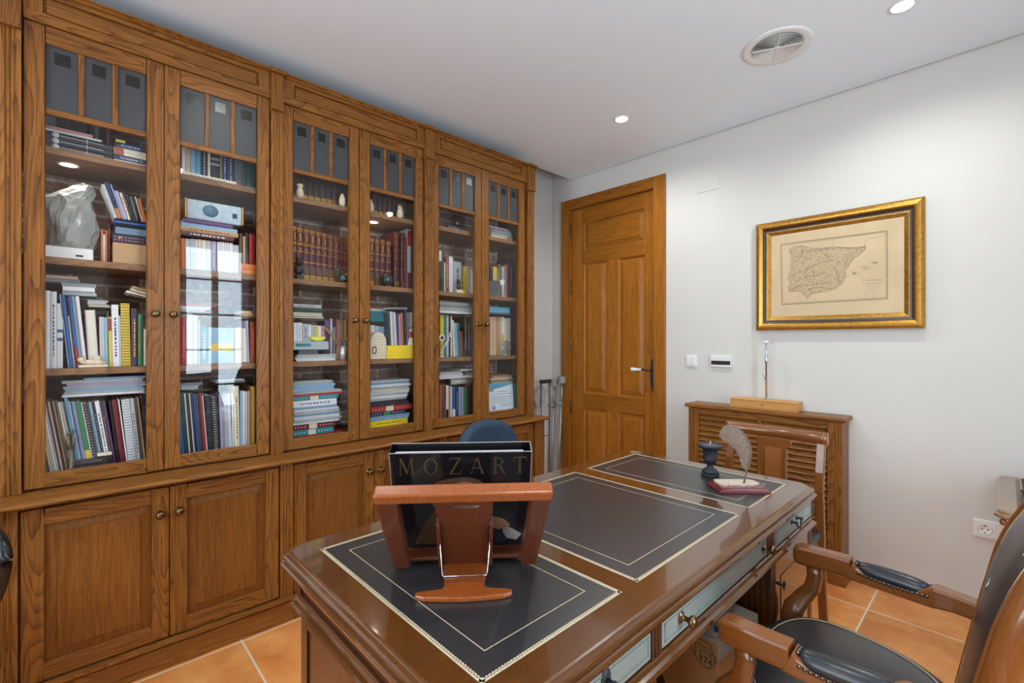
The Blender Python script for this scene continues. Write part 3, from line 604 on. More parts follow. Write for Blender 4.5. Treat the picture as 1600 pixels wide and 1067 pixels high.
for y in (2.874,2.975): obj('rod',MB().tube([(-2.68,y,.002),(-2.68,y,.95)],.0035,8),plain('dark_rod',(70,70,72),.4,metal=.6),t)
obj('foam_grip',MB().lathe([(.012,2.862),(.016,2.865),(.016,2.984),(.012,2.987)],(-2.68,0,.958),14,'y'),plain('foam',(46,47,50),.8),t)['label']='black foam grip'
for z in (.02,.5): obj('crossbar',MB().tube([(-2.68,2.874,z),(-2.68,2.975,z)],.003,8),plain('dark_rod',(70,70,72),.4,metal=.6),t)
cl=MB(); sec=[(2.891,.942),(2.955,.888),(2.958,.872),(2.868,.716),(2.806,.822)]
cl.prism(sec,-2.702,-2.698,'x')
tag(obj('grey_cloth',cl.add([(-2.697,2.915,.930),(-2.692,2.945,.84),(-2.696,2.87,.73)],[(0,1,2)]),plain('grey_cloth',(168,170,170),.8,noise=.1,nscale=30)),'grey folded cloth hanging from the folding stand','cloth')
# ------------------------------------------------------------------ the writing desk
t=thing('writing_desk','large mahogany writing desk topped with three gilt-edged leather panels','desk',(-.86,1.17,0))
def chamf(x0,x1,y0,y1,c): return [(x0+c,y0),(x1-c,y0),(x1,y0+c),(x1,y1-c),(x1-c,y1),(x0+c,y1),(x0,y1-c),(x0,y0+c)]
def mould(mb,x0,x1,y0,y1,prof,c=.034,m=0):      # chamfered-corner ring, prof = (outset, z) from bottom to top
    rings=[]
    for d,z in prof: rings.append([(x,y,z) for x,y in chamf(x0-d,x1+d,y0-d,y1+d,c+.4*d)])
    return mb.loft(rings,m,False)
TX0,TX1,TY0,TY1=-1.246,-.480,.393,1.954
obj('desktop',mould(MB(),TX0,TX1,TY0,TY1,[(-.012,.739),(.010,.742),(.017,.747),(.019,.753),(.016,.758),(.010,.760),(.009,.763),(.012,.766),(.013,.770),(.010,.774),(.003,.776),(.001,.778),(-.003,.780)]),mah['y'],t)
for (a,b) in ((.452,.830),(.888,1.458),(1.532,1.893)):
    o=obj('leather_inset',MB().box(-1.176,-.545,a,b,.779,.7806),leather,t)
    g=MB(); Z0,Z1=.7800,.7809
    def fr_(x0,x1,y0,y1,w,seg):
        g.box(x0,x1,y0,y0+w,Z0,Z1).box(x0,x1,y1-w,y1,Z0,Z1).box(x0,x0+w,y0+w,y1-w,Z0,Z1).box(x1-w,x1,y0+w,y1-w,Z0,Z1)
        if seg:                                  # tooled scallops along the border
            nn=int((x1-x0)/.0066)
            for k in range(nn):
                x=x0+(x1-x0)*(k+.5)/nn
                for y in (y0+w+.001,y1-w-.001): g.lathe([(0,Z1),(.0031,Z1),(.0031,Z0)],(x,y,0),6,smooth=False)
            nn=int((y1-y0)/.0066)
            for k in range(nn):
                y=y0+(y1-y0)*(k+.5)/nn
                for x in (x0+w+.001,x1-w-.001): g.lathe([(0,Z1),(.0031,Z1),(.0031,Z0)],(x,y,0),6,smooth=False)
    fr_(-1.176,-.545,a,b,.0055,True); fr_(-1.122,-.600,a+.052,b-.052,.0016,False)
    obj('gilt_border',g,goldd,o)['label']='tooled gilt border'
FX=-.478
# frieze body and waist moulding
fz=MB().box(-1.222,FX-.004,.413,1.936,.672,.7395)
obj('frieze',fz,mahd['y'],t)
sp=MB()
for (a,b) in ((-1.21,-1.175),(-.53,-.499)): sp.box(a,b,.405,.413,.674,.739)
sp.box(-1.175,-.53,.405,.413,.728,.739).box(-1.175,-.53,.405,.413,.674,.684)
obj('side_frame',sp,mahd['x'],t,bev=.001)
obj('waist_moulding',mould(MB(),-1.226,FX+.002,.409,1.938,[(-.02,.645),(.004,.646),(.014,.650),(.018,.656),(.014,.662),(.006,.665),(.004,.671),(.0,.674)],.03),mah['y'],t)
def drawer(y0,y1,z0,z1,x=FX,mat=drawf_sheen):
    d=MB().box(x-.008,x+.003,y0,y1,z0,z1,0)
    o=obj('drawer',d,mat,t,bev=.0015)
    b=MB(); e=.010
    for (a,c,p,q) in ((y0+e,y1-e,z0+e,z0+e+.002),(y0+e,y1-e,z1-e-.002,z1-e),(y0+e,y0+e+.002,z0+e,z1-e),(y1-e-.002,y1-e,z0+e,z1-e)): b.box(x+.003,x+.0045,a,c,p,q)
    obj('cock_bead',b,drawf_sheen,o); return o
def knob2(o,y,z,x=FX+.003):
    k=obj('knob',MB().lathe([(.013,0),(.012,.002),(.006,.004),(.005,.016),(.010,.020),(.013,.024),(.0125,.029),(.008,.033),(0,.034)],(x,y,z),20,'x'),brass,o); k['label']='antique brass knob'
def bail(o,y,z,x=FX+.003,w=.026):
    h=MB()
    for s in (-1,1): h.lathe([(.0085,0),(.008,.002),(.004,.004),(.0035,.012),(.006,.014),(.006,.018),(0,.019)],(x,y+s*w,z),14,'x')
    pts=[]
    for k in range(13):
        f=-1+k/6; pts.append((x+.014+.004*math.cos(f*PI/2),y+f*w,z-.020*(1-f*f)**.8-.004*math.cos(f*PI*1.5)**2*(1-abs(f))))
    h.tube(pts,.0028,8); k=obj('handle',h,iron,o); k['label']='dark swan-neck drawer handle'
def drop(o,y,z,x=FX+.003):
    h=MB(); pts=[(x,y+.014*math.cos(2*PI*i/20),z+.020*math.sin(2*PI*i/20)) for i in range(20)]
    h.loft([[(x+d,y+(p[1]-y)*s_,z+(p[2]-z)*s_) for p in pts] for d,s_ in ((0,1),(.002,.95),(.004,.6))])
    h.lathe([(.004,0),(.0045,.012),(.007,.016),(.005,.021),(0,.022)],(x+.003,y,z),14,'x')
    h.tube([(x+.014,y,z-.004),(x+.017,y,z-.020),(x+.015,y,z-.034)],.003,8).ball((x+.015,y,z-.038),.0055)
    obj('handle',h,iron,o)['label']='dark oval backplate with a drop handle'
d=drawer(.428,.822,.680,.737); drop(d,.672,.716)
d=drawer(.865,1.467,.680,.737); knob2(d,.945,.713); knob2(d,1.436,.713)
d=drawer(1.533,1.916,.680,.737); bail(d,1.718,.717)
for a,b in ((.825,.862),(1.470,1.530),(1.919,1.936),(.411,.425)): obj('frieze_pilaster',fluted(MB(),a,b,FX+.004,.6735,.7385,.012,2),mahd['z'],t)
for k,(a,b) in enumerate(((.421,.846),(1.513,1.930))):
    p=MB().box(-1.206,FX-.008,a,b,.075,.645,0)
    o=obj('pedestal',p,mahd['z'],t,bev=.001)
    pb=MB(); mould(pb,-1.206,FX-.008,a,b,[(.012,.0),(.012,.062),(.008,.066),(.009,.072),(.0,.080)],.02); obj('pedestal_base',pb,mahd['y'],o)
    fa,fb=(a,a+.0) if k else (b,b)
    # corner posts, fluted on the kneehole side
    for (y0,y1) in ((a-.002,a+.035),(b-.035,b+.002)): obj('fluted_post',fluted(MB(),y0,y1,FX,.081,.644,.012,3),mahd['z'],o)
    ys=b+.004 if k==0 else a-.004; yi=b-.001 if k==0 else a+.001
    fp=MB()
    for q in range(4): fp.box(FX-.014-.017*q-.012,FX-.014-.017*q,min(ys,yi),max(ys,yi),.081,.644)
    fp.box(-1.206,-1.17,min(ys,yi),max(ys,yi),.081,.644).box(-1.17,FX-.085,min(ys,yi),max(ys,yi),.081,.12).box(-1.17,FX-.085,min(ys,yi),max(ys,yi),.595,.644)
    obj('side_frame',fp,mah['z'],o)
    yo=a-.004 if k==0 else b+.004; yi=a+.001 if k==0 else b-.001
    fp=MB().box(-1.206,-1.165,min(yo,yi),max(yo,yi),.081,.644).box(FX-.05,FX-.008,min(yo,yi),max(yo,yi),.081,.644).box(-1.165,FX-.05,min(yo,yi),max(yo,yi),.081,.125).box(-1.165,FX-.05,min(yo,yi),max(yo,yi),.60,.644)
    obj('end_frame',fp,mahd['z'],o,bev=.002)
    if k==0:
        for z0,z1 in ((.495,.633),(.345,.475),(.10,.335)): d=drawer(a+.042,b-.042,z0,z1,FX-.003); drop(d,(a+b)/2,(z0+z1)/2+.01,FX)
    else:
        d=obj('cupboard_door',MB().box(FX-.010,FX-.001,a+.042,b-.042,.095,.635),mah['z'],t,bev=.002)
        pn=MB().box(FX-.002,FX+.001,a+.085,b-.085,.15,.575); obj('door_panel',pn,mah['z'],d,bev=.002)
        kk=MB().lathe([(.006,0),(.004,.003),(.003,.014)],(FX,a+.068,.556),12,'x')
        for an in range(2): kk.box(FX+.012,FX+.016,a+.068-(.013 if an else .0028),a+.068+(.013 if an else .0028),.556-(.0028 if an else .013),.556+(.0028 if an else .013))
        obj('key',kk,iron,d)['label']='small cross-shaped key in the lock'
obj('modesty_panel',MB().box(-1.19,-1.172,.850,1.508,.20,.645),mahd['y'],t)
# ------------------------------------------------------------------ folding book stand with the boxed set
O=Vector((-.860,.666,.7808)); u_=Vector((.634,.773,0)); n_=Vector((.773,-.634,0)); z_=Vector((0,0,1))
def basis(o,deg):
    a=math.radians(deg); v=math.cos(a)*z_+math.sin(a)*n_; w=math.cos(a)*n_-math.sin(a)*z_
    return Matrix(((u_.x,w.x,v.x,o.x),(u_.y,w.y,v.y,o.y),(u_.z,w.z,v.z,o.z),(0,0,0,1)))
MF=basis(O,29); MG=basis(O,0)
t=thing('book_stand','reddish folding wooden book stand with a T-shaped foot, on the desk leather','book stand',O)
SL=.214
for s in (-1,1):
    pts=[(s*.163,0.0),(s*.126,0.0),(s*.138,SL-.001),(s*.182,SL-.001)]
    leg=MB(); leg.prism([(p[0],p[1]) for p in pts],-.014,.014,'y'); leg.v=[Vector((v.x,v.y,v.z+.012)) for v in leg.v]
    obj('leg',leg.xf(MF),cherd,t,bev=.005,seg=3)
obj('top_bar',MB().box(-.184,.184,-.016,.016,SL+.006,SL+.032).xf(MF),cher,t,bev=.005,seg=3)
# centre board with a hand slot
bd=MB(); HW=[(.060,.205),(.052,.165),(.050,.120),(.051,.060),(.051,.012)]
cy,ex,ey=.198,.037,.006
outl=[]
N=40
slot=[(ex*math.cos(2*PI*i/N),cy+ey*math.sin(2*PI*i/N)) for i in range(N)]
def rectpt(a):
    c,s=math.cos(a),math.sin(a); k=min(.060/abs(c) if abs(c)>1e-6 else 9,(.022)/abs(s) if abs(s)>1e-6 else 9); return (k*c,cy+k*s)
rp=[rectpt(2*PI*i/N) for i in range(N)]
for d in (-.006,.006):
    for i in range(N):
        j=(i+1)%N; bd.add([(slot[i][0],d,slot[i][1]),(slot[j][0],d,slot[j][1]),(rp[j][0],d,rp[j][1]),(rp[i][0],d,rp[i][1])],[(0,1,2,3)])
for i in range(N):
    j=(i+1)%N; bd.add([(slot[i][0],-.006,slot[i][1]),(slot[j][0],-.006,slot[j][1]),(slot[j][0],.006,slot[j][1]),(slot[i][0],.006,slot[i][1])],[(0,1,2,3)]); bd.add([(rp[i][0],-.006,rp[i][1]),(rp[j][0],-.006,rp[j][1]),(rp[j][0],.006,rp[j][1]),(rp[i][0],.006,rp[i][1])],[(0,1,2,3)])
pts=[(x,y) for x,y in ((.060,.176),(.056,.168),(.0525,.155),(.050,.135),(.0495,.10),(.0505,.06),(.051,.012))]
bd.prism(pts+[(-x,y) for x,y in reversed(pts)],-.006,.006,'y')
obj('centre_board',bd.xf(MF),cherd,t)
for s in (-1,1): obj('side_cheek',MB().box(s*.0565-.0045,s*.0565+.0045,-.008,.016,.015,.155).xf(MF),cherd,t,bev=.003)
obj('ledge',MB().box(-.135,.135,-.072,-.002,.012,.020).xf(MG),cherd,t,bev=.002)
ft=[(.050,.000),(.0485,.045),(.044,.080),(.042,.108),(.046,.118),(.060,.121),(.094,.126),(.099,.132),(.097,.142),(.080,.149),(.040,.154),(0,.156)]
fo=MB(); fo.prism(ft+[(-x,y) for x,y in reversed(ft[:-1])],0,.010,'z'); fo.v=[Vector((v.x,v.y,v.z+.0002)) for v in fo.v]
fob=obj('foot_board',fo.xf(MG),cher,t,bev=.0025)
gv=MB()
for y in (.082,.094): gv.box(-.043,.043,y,y+.0012,.0100,.0106)
obj('groove_line',gv.xf(MG),cherd,fob)
wr=[MF@Vector((-.053,.014,.095)),MF@Vector((-.054,.020,.085)),MG@Vector((-.048,.070,.0125)),MG@Vector((-.045,.074,.0125)),MG@Vector((.045,.074,.0125)),MG@Vector((.048,.070,.0125)),MF@Vector((.054,.020,.085)),MF@Vector((.053,.014,.095))]
obj('wire_bracket',MB().tube(wr,.0016,8),chrome,t)
# boxed set
ML=basis(O-n_*.052+z_*.022-u_*.009,22); W2,Hb,TT=.1575,.270,.036
t=thing('boxed_set','black boxed set with a gilt composer title, held upright in the book stand','boxed set',O-n_*.06+z_*.02)
blk=plain('gloss_black_card',(20,19,22),.16,coat=.5); edge=plain('worn_card_edge',(150,146,142),.6,noise=.3,nscale=300)
b=MB().box(-W2,W2,-.0015,0,0,Hb,0).box(-W2,W2,-TT,-TT+.0015,0,Hb+.002,0).box(-W2,-W2+.0015,-TT+.0015,-.0015,0,Hb,0).box(W2-.0015,W2,-TT+.0015,-.0015,0,Hb,0).box(-W2,W2,-TT,0,-.0015,0,0)
obj('box_case',b.xf(ML),blk,t)
e=MB().box(-W2,W2,-.0017,.0002,Hb,Hb+.0008).box(-W2,W2,-TT-.0002,-TT+.0017,Hb+.002,Hb+.0028).box(W2-.0016,W2+.0003,-TT,0,Hb,Hb+.0012).box(W2-.0008,W2+.0004,-.0009,.0004,0,Hb).box(-W2-.0004,-W2+.0008,-.0009,.0004,0,Hb)
obj('worn_edge',e.xf(ML),edge,t)
obj('booklet',MB().box(-W2+.012,W2-.018,-.016,-.0145,.005,Hb-.006).xf(ML),paper,t)
obj('record_sleeve',MB().box(-W2+.004,W2-.004,-.010,-.004,.005,Hb-.010).xf(ML),plain('sleeve_navy',(46,62,88),.5),t)
def blob(pts,mat,y,nm):
    m=MB(); m.prism(pts,y-.0004,y,'y'); return obj(nm,m.xf(ML),mat,t)
def ell(cx,cz,rx,rz,rot=0,n=22,wob=0):
    r=[]; 
    for i in range(n):
        a=2*PI*i/n; k=1+wob*math.sin(3*a+1)+wob*math.cos(5*a); x,z=rx*k*math.cos(a),rz*k*math.sin(a); r.append((cx+x*math.cos(rot)-z*math.sin(rot),cz+x*math.sin(rot)+z*math.cos(rot)))
    return r
pm=lambda n,c:plain(n,c,.2,noise=.25,nscale=30,coat=.4)
blob(ell(.0,.150,.075,.055,0,24,.04),pm('printed_hair',(92,66,50)),.0005,'printed_hair')
blob(ell(.005,.140,.048,.052),pm('printed_skin',(150,104,78)),.0008,'printed_forehead')
blob([(-.115,.01),(-.02,.01),(-.03,.10),(-.06,.115),(-.09,.07)],pm('printed_coat',(74,48,30)),.0005,'printed_sleeve')
blob(ell(.082,.070,.030,.017,-.35,20,.06),pm('printed_skin',(150,104,78)),.0008,'printed_hand')
blob([(.098,.062),(.118,.052),(.142,.034),(.130,.016),(.106,.022),(.096,.044)],pm('printed_cuff',(148,142,136)),.0008,'printed_cuff')
blob([(.05,.012),(.105,.012),(.10,.035),(.075,.048),(.05,.045)],pm('printed_blue',(34,40,60)),.0007,'printed_waistcoat')
LET={'M':[(0,0,.1,1,.035),(.1,1,.5,.05,.035),(.18,1,.56,.1,.03),(.5,.05,.88,1,.03),(.88,1,.92,0,.035),(.98,1,1.02,0,.035),(-.08,0,.12,0,.03),(.84,0,1.1,0,.03),(0,1,.18,1,.03),(.88,1,1.08,1,.03)],
'Z':[(.05,1,.85,1,.035),(.05,1,.02,.8,.03),(.85,1,.1,0,.035),(.75,1,0,0,.035),(0,0,.85,0,.035),(.85,0,.9,.22,.03)],
'A':[(0,0,.42,1,.03),(.42,1,.84,0,.035),(.50,1,.94,0,.035),(.18,.36,.66,.36,.03),(-.08,0,.1,0,.03),(.74,0,1.02,0,.03)],
'R':[(.05,0,.05,1,.035),(.15,0,.15,1,.035),(-.05,0,.25,0,.03),(-.05,1,.45,1,.03),(.45,1,.62,.88,.03),(.62,.88,.62,.62,.035),(.70,.86,.70,.64,.03),(.62,.62,.45,.5,.03),(.15,.5,.45,.5,.03),(.42,.5,.72,0,.035),(.52,.5,.84,0,.035),(.68,0,.92,0,.03)],
'T':[(0,1,.95,1,.035),(0,1,-.03,.78,.03),(.95,1,.98,.78,.03),(.42,0,.42,1,.035),(.52,0,.52,1,.035),(.3,0,.66,0,.03)]}
LET['O']=[]
for k in range(24):
    a,b=2*PI*k/24,2*PI*(k+1)/24
    for rr,w in ((.5,.03),(.4,.025)): LET['O'].append((.5+rr*math.cos(a),.5+.5*math.sin(a),.5+rr*math.cos(b),.5+.5*math.sin(b),w))
lt=MB(); HL=.042
for ch,x0 in zip('MOZART',(-.136,-.082,-.026,.022,.073,.118)):
    for x1,y1,x2,y2,w in LET[ch]:
        ax,ay,bx,by=x1*.029,y1*HL,x2*.029,y2*HL; l=math.hypot(bx-ax,by-ay) or 1; px,py=-(by-ay)/l*w*.014,(bx-ax)/l*w*.014
        q=[(x0+ax+px,.001,.214+ay+py),(x0+bx+px,.001,.214+by+py),(x0+bx-px,.001,.214+by-py),(x0+ax-px,.001,.214+ay-py)]
        lt.add(q+[(a,.0003,c) for a,_,c in q],[(0,1,2,3),(0,1,5,4),(1,2,6,5),(2,3,7,6),(3,0,4,7)])
obj('title_lettering',lt.xf(ML),plain('title_gilt',(124,100,66),.35,metal=.4),t)
# ------------------------------------------------------------------ urn candle and quill
UX,UY=-.782,1.790
t=thing('urn_candle','small black urn-shaped candle holder at the far end of the desk','candle holder',(UX,UY,.7806))
Zu=.7808
obj('urn',MB().lathe([(0,Zu+.012),(.022,Zu+.012),(.030,Zu+.014),(.0305,Zu+.020),(.024,Zu+.026),(.013,Zu+.034),(.0105,Zu+.042),(.013,Zu+.047),(.020,Zu+.050),(.024,Zu+.060),(.0265,Zu+.066),(.0255,Zu+.072),(.026,Zu+.095),(.030,Zu+.104),(.040,Zu+.110),(.046,Zu+.116),(.0465,Zu+.121),(.042,Zu+.123),(.034,Zu+.119),(0,Zu+.117)],(UX,UY,0),36),iron,t)
obj('square_foot',MB().box(UX-.026,UX+.026,UY-.026,UY+.026,Zu,Zu+.013),iron,t,bev=.003)
cd=obj('candle',MB().lathe([(0,Zu+.1195),(.033,Zu+.1195),(.034,Zu+.1175),(0,Zu+.1172)],(UX,UY,0),28),plain('dark_wax',(70,74,80),.4),t)
obj('wick',MB().tube([(UX,UY,Zu+.119),(UX+.001,UY,Zu+.128),(UX+.002,UY+.001,Zu+.134)],.0016,6),paper,cd)
A_,B_,C_=Vector((-.745,1.676,.7808)),Vector((-.664,1.598,.7808)),Vector((-.572,1.744,.7808))
e1=(B_-A_); e2=(C_-B_); Lx,Ly=e1.length,e2.length; e1.normalize(); e2=(e2-e1*e2.dot(e1)).normalized()
MQ=Matrix(((e1.x,e2.x,0,A_.x),(e1.y,e2.y,0,A_.y),(0,0,1,A_.z),(0,0,0,1)))
t=thing('quill_stand','feather quill on a stepped dark red base with a stone slab','quill',(A_+C_)/2)
redl=plain('red_lacquer',(104,30,40),.25,coat=.6)
bs=MB(); bs.loft([[(d,d,z),(Lx-d,d,z),(Lx-d,Ly-d,z),(d,Ly-d,z)] for d,z in ((.001,0),(0,.002),(0,.008),(.005,.010),(.006,.013),(.012,.016),(.012,.018))],0,False)
obj('base',bs.xf(MQ),redl,t)
stp=[(.016,.018),(.045,.014),(.070,.018)]+[(.078+R.uniform(-.006,.006),.018+.0095*k) for k in range(1,14)]+[(.060,Ly-.012),(.03,Ly-.016),(.015,Ly-.03),(.014,.08)]
sl=MB(); sl.prism([(min(x,Lx-.015),min(y,Ly-.013)) for x,y in stp],.018,.0235,'z'); obj('stone_slab',sl.xf(MQ),plain('beige_stone',(200,184,166),.7,noise=.12,nscale=40),t)
F0=Vector((-.628,1.708,.803)); rv=Vector((CS,SN,0)); sc_=1/729.4*(-F0.x*SN+F0.y*CS)
fp=lambda X,Y: F0+rv*((X-400)/7.62*sc_)+z_*((805-Y)/7.62*sc_)+Vector((-SN,CS,0))*(-.00006*(805-Y)*abs((805-Y)/700)*.3)
rach=[(400,810),(418,730),(437,640),(455,560),(472,470),(470,400),(452,320),(410,240),(350,170),(280,125),(210,105),(165,102)]
obj('quill',MB().tube([fp(*p) for p in rach],.0022,8,scale=[1.6,1.6,1.5,1.3,1.1,1,.9,.8,.6,.5,.35,.2]),plain('quill_shaft',(120,96,74),.4),t)
def feather_mat():
    m,nt,b=base_mat('feather'); N=nt.nodes.new; L=nt.links.new; g=N('ShaderNodeTexCoord'); n1=N('ShaderNodeTexNoise'); n1.inputs['Scale'].default_value=90; n1.inputs['Detail'].default_value=3
    mp=N('ShaderNodeMapping'); mp.inputs['Rotation'].default_value=(0,.7,.8); mp.inputs['Scale'].default_value=(.5,2.4,1.2); L(g.outputs['Object'],mp.inputs[0]); L(mp.outputs[0],n1.inputs['Vector'])
    r=N('ShaderNodeValToRGB'); e=r.color_ramp.elements; e[0].position=.35; e[0].color=lin((128,110,98)); e[1].position=.74; e[1].color=lin((166,146,132)); x=e.new(.86); x.color=lin((226,218,210)); L(n1.outputs['Fac'],r.inputs['Fac']); L(r.outputs['Color'],b.inputs['Base Color']); b.inputs['Roughness'].default_value=.8; return m
fm_=feather_mat()
left=[(405,640),(372,600),(345,490),(292,400),(205,325),(112,272),(92,235),(98,190),(112,155),(140,125),(165,104)]
right=[(440,640),(470,600),(480,520),(492,455),(485,385),(468,315),(425,238),(365,168),(290,120),(215,100),(167,100)]
rc=[(430,660),(445,600),(462,520),(474,450),(468,380),(450,312),(408,236),(348,168),(278,124),(210,105),(166,102)]
def vane(side,nm,off):
    v=MB(); n=len(side); rows=[]
    def ip(a,f):
        i=min(int(f*(n-1)),n-2); k=f*(n-1)-i; return (a[i][0]+(a[i+1][0]-a[i][0])*k,a[i][1]+(a[i+1][1]-a[i][1])*k)
    K=90
    for k in range(K):
        f=k/K; f2=(k+.86)/K; A1,A2=fp(*ip(rc,f)),fp(*ip(rc,f2)); j=R.uniform(.93,1.03)
        B1,B2=fp(*ip(side,min(1,f+.03))),fp(*ip(side,min(1,f2+.03))); B1=A1+(B1-A1)*j; B2=A2+(B2-A2)*j; bow=Vector((SN,-CS,0))*.004*off
        M1,M2=(A1+B1)/2+bow,(A2+B2)/2+bow; th=Vector((-SN,CS,0))*.0006
        v.add([A1,A2,M2,M1,B2,B1]+[p+th for p in (A1,A2,M2,M1,B2,B1)],[(0,1,2,3),(3,2,4,5),(6,7,8,9),(9,8,10,11),(5,4,10,11),(0,3,9,6),(3,5,11,9),(1,2,8,7),(2,4,10,8)],smooth=False)
    return obj(nm,v,fm_,t)
vane(left,'feather_vane',1); vane(right,'feather_vane',.4)
# ------------------------------------------------------------------ cardboard box under the desk
card=plain('cardboard',(176,132,88),.75,noise=.06,nscale=25); cardt=plain('cardboard_grey',(168,158,140),.7,noise=.05,nscale=20)
MC=Matrix.Translation((-.521,1.240,0))@Matrix.Rotation(math.radians(-6),4,'Z')
t=thing('cardboard_box','cardboard printer cartridge box standing on the floor under the desk','box',MC@Vector((-.18,.11,0)))
BW,BD_,BH=.285,.222,.50
obj('carton',MB().box(-BW,0,0,BD_,0.001,BH,0).xf(MC),card,t,bev=.003)
obj('top_flaps',MB().box(-BW,0,.0,BD_*.495,BH,BH+.002).box(-BW,0,BD_*.505,BD_,BH,BH+.002).box(0,.001,.001,BD_-.001,BH-.045,BH).xf(MC),cardt,t)
lb=MB().box(-.20,-.150,.05,.20,BH+.002,BH+.0026); obj('address_label',lb.xf(MC),plain('label_blue',(196,212,232),.5),t)
ll=MB()
for k in range(4): ll.box(-.166,-.160,.07+k*.03,.088+k*.03,BH+.0026,BH+.003)
obj('label_print',ll.xf(MC),plain('print_blue',(60,84,130),.6),t)
inkb=plain('print_black',(46,44,46),.6); inkn=plain('print_navy',(32,66,104),.6)
def outline(mb,pts,w,plane,off,closed=True):
    P=pts+[pts[0]] if closed else pts
    for (a,b),(c,d) in zip(P,P[1:]):
        l=math.hypot(c-a,d-b) or 1; nx,ny=-(d-b)/l*w/2,(c-a)/l*w/2
        q=[(a+nx,b+ny),(c+nx,d+ny),(c-nx,d-ny),(a-nx,b-ny)]
        if plane=='top': vs=[(x,y,BH+off) for x,y in q]
        else: vs=[(x,-off,y) for x,y in q]
        mb.add(vs,[(0,1,2,3)])
    return mb
tp=MB(); outline(tp,[(-.145,.012),(-.02,.012),(-.014,.02),(-.014,.075),(-.022,.085),(-.145,.085)],.0022,'top',.0026)
obj('top_print',tp.xf(MC),inkn,t)
tp=MB(); outline(tp,[(-.128,.028),(-.062,.028),(-.055,.034),(-.055,.062),(-.062,.068),(-.128,.068)],.008,'top',.0027); outline(tp,[(-.108,.044),(-.075,.044),(-.075,.054),(-.108,.054)],.003,'top',.0027)
tp.prism(ell(-.030,.060,.012,.017),BH+.0024,BH+.0028,'z'); tp.prism(ell(-.046,.068,.004,.004),BH+.0024,BH+.0028,'z')
obj('top_emblem',tp.xf(MC),inkn,t)
tp=MB(); outline(tp,[(-.115,.128),(-.03,.128),(-.03,.165),(-.115,.165)],.0014,'top',.0026); outline(tp,[(-.10,.138),(-.075,.138),(-.068,.146),(-.10,.156)],.0014,'top',.0026)
obj('top_sketch',tp.xf(MC),inkb,t)
def TRp(mb):
    mb.v=[Vector((-.034+.8*(v.x+.05),v.y,.442+.8*(v.z-.40))) for v in mb.v]; return mb
sp=MB(); outline(sp,[(-.118,.447),(-.094,.462),(-.030,.460),(-.026,.430),(-.018,.424),(-.016,.404),(-.026,.388),(-.040,.376),(-.058,.376),(-.080,.388),(-.096,.402),(-.112,.428),(-.122,.440)],.0022,'side',.0012)
outline(sp,[(-.086,.456),(-.086,.410),(-.090,.400)],.0022,'side',.0012,False); outline(sp,[(-.078,.444),(-.034,.440),(-.032,.424),(-.068,.428),(-.070,.396)],.0018,'side',.0012,False)
for nm_,q_,w_,cl_ in (('hub_print',ell(-.022,.418,.010,.013),.0018,True),('nozzle_print',ell(-.116,.446,.006,.007),.0018,True),('divider_print',[(-.128,.462),(-.128,.392)],.0014,False)): obj(nm_,TRp(outline(MB(),q_,w_,'side',.0012,cl_)).xf(MC),inkb,t)
tx=text_mb('174',.027); obj('number_print',TRp(MB().add([(v.x*1.2-.050,-.0013,v.y*1.2+.398) for v in tx.v],tx.f)).xf(MC),inkb,t)
obj('cartridge_print',TRp(sp).xf(MC),inkb,t)
sp=MB(); sp.prism(ell(-.150,.462,.022,.022),-.0012,-.0004,'y'); obj('round_print',sp.xf(MC),plain('print_teal',(40,70,78),.6),t)
hp=MB(); hp.prism(ell(-.215,.285,.060,.060,0,32),-.0012,-.0004,'y'); obj('maker_emblem',hp.xf(MC),inkb,t)
tx=text_mb('hp',.072); obj('emblem_letters',MB().add([(v.x*.9+.16*v.y-.215,-.0016,v.y+.290) for v in tx.v],tx.f).xf(MC),card,t)
# ------------------------------------------------------------------ leather desk chair
mah=mahc
t=thing('desk_armchair','carved mahogany armchair with dark leather seat and nailed arm pads, at the desk','armchair',(-.27,1.345,0))
CY=1.345
chw=mah['x']
def sup(cx,cy,rx,ry,z,n=40,p=2.6,front=1.0):
    r=[]
    for i in range(n):
        a=2*PI*i/n; c,s=math.cos(a),math.sin(a); x=rx*abs(c)**(2/p)*(1 if c>0 else -1); y=ry*abs(s)**(2/p)*(1 if s>0 else -1)
        y*=(1-.16*(x/rx) ) ; r.append((cx+x,cy+y,z))
    return r
sx0=-.262
obj('seat_rail',MB().loft([sup(sx0,CY,.210,.240,z) for z in (.400,.405,.450,.455)],0,False),chw,t,bev=.004)
pad=[sup(sx0,CY,.213*k,.246*k,z+.016) for k,z in ((.985,.438),(1.0,.446),(1.0,.462),(.985,.472),(.93,.481),(.80,.487),(.6,.491),(.35,.494),(.05,.495))]
so=obj('seat',MB().loft(pad),leather,t); so['label']='dark leather seat pad'
ln=sup(sx0,CY,.213*.86,.246*.86,.5028); obj('seat_piping',MB().tube(ln,.0014,6,closed=True),goldd,so)
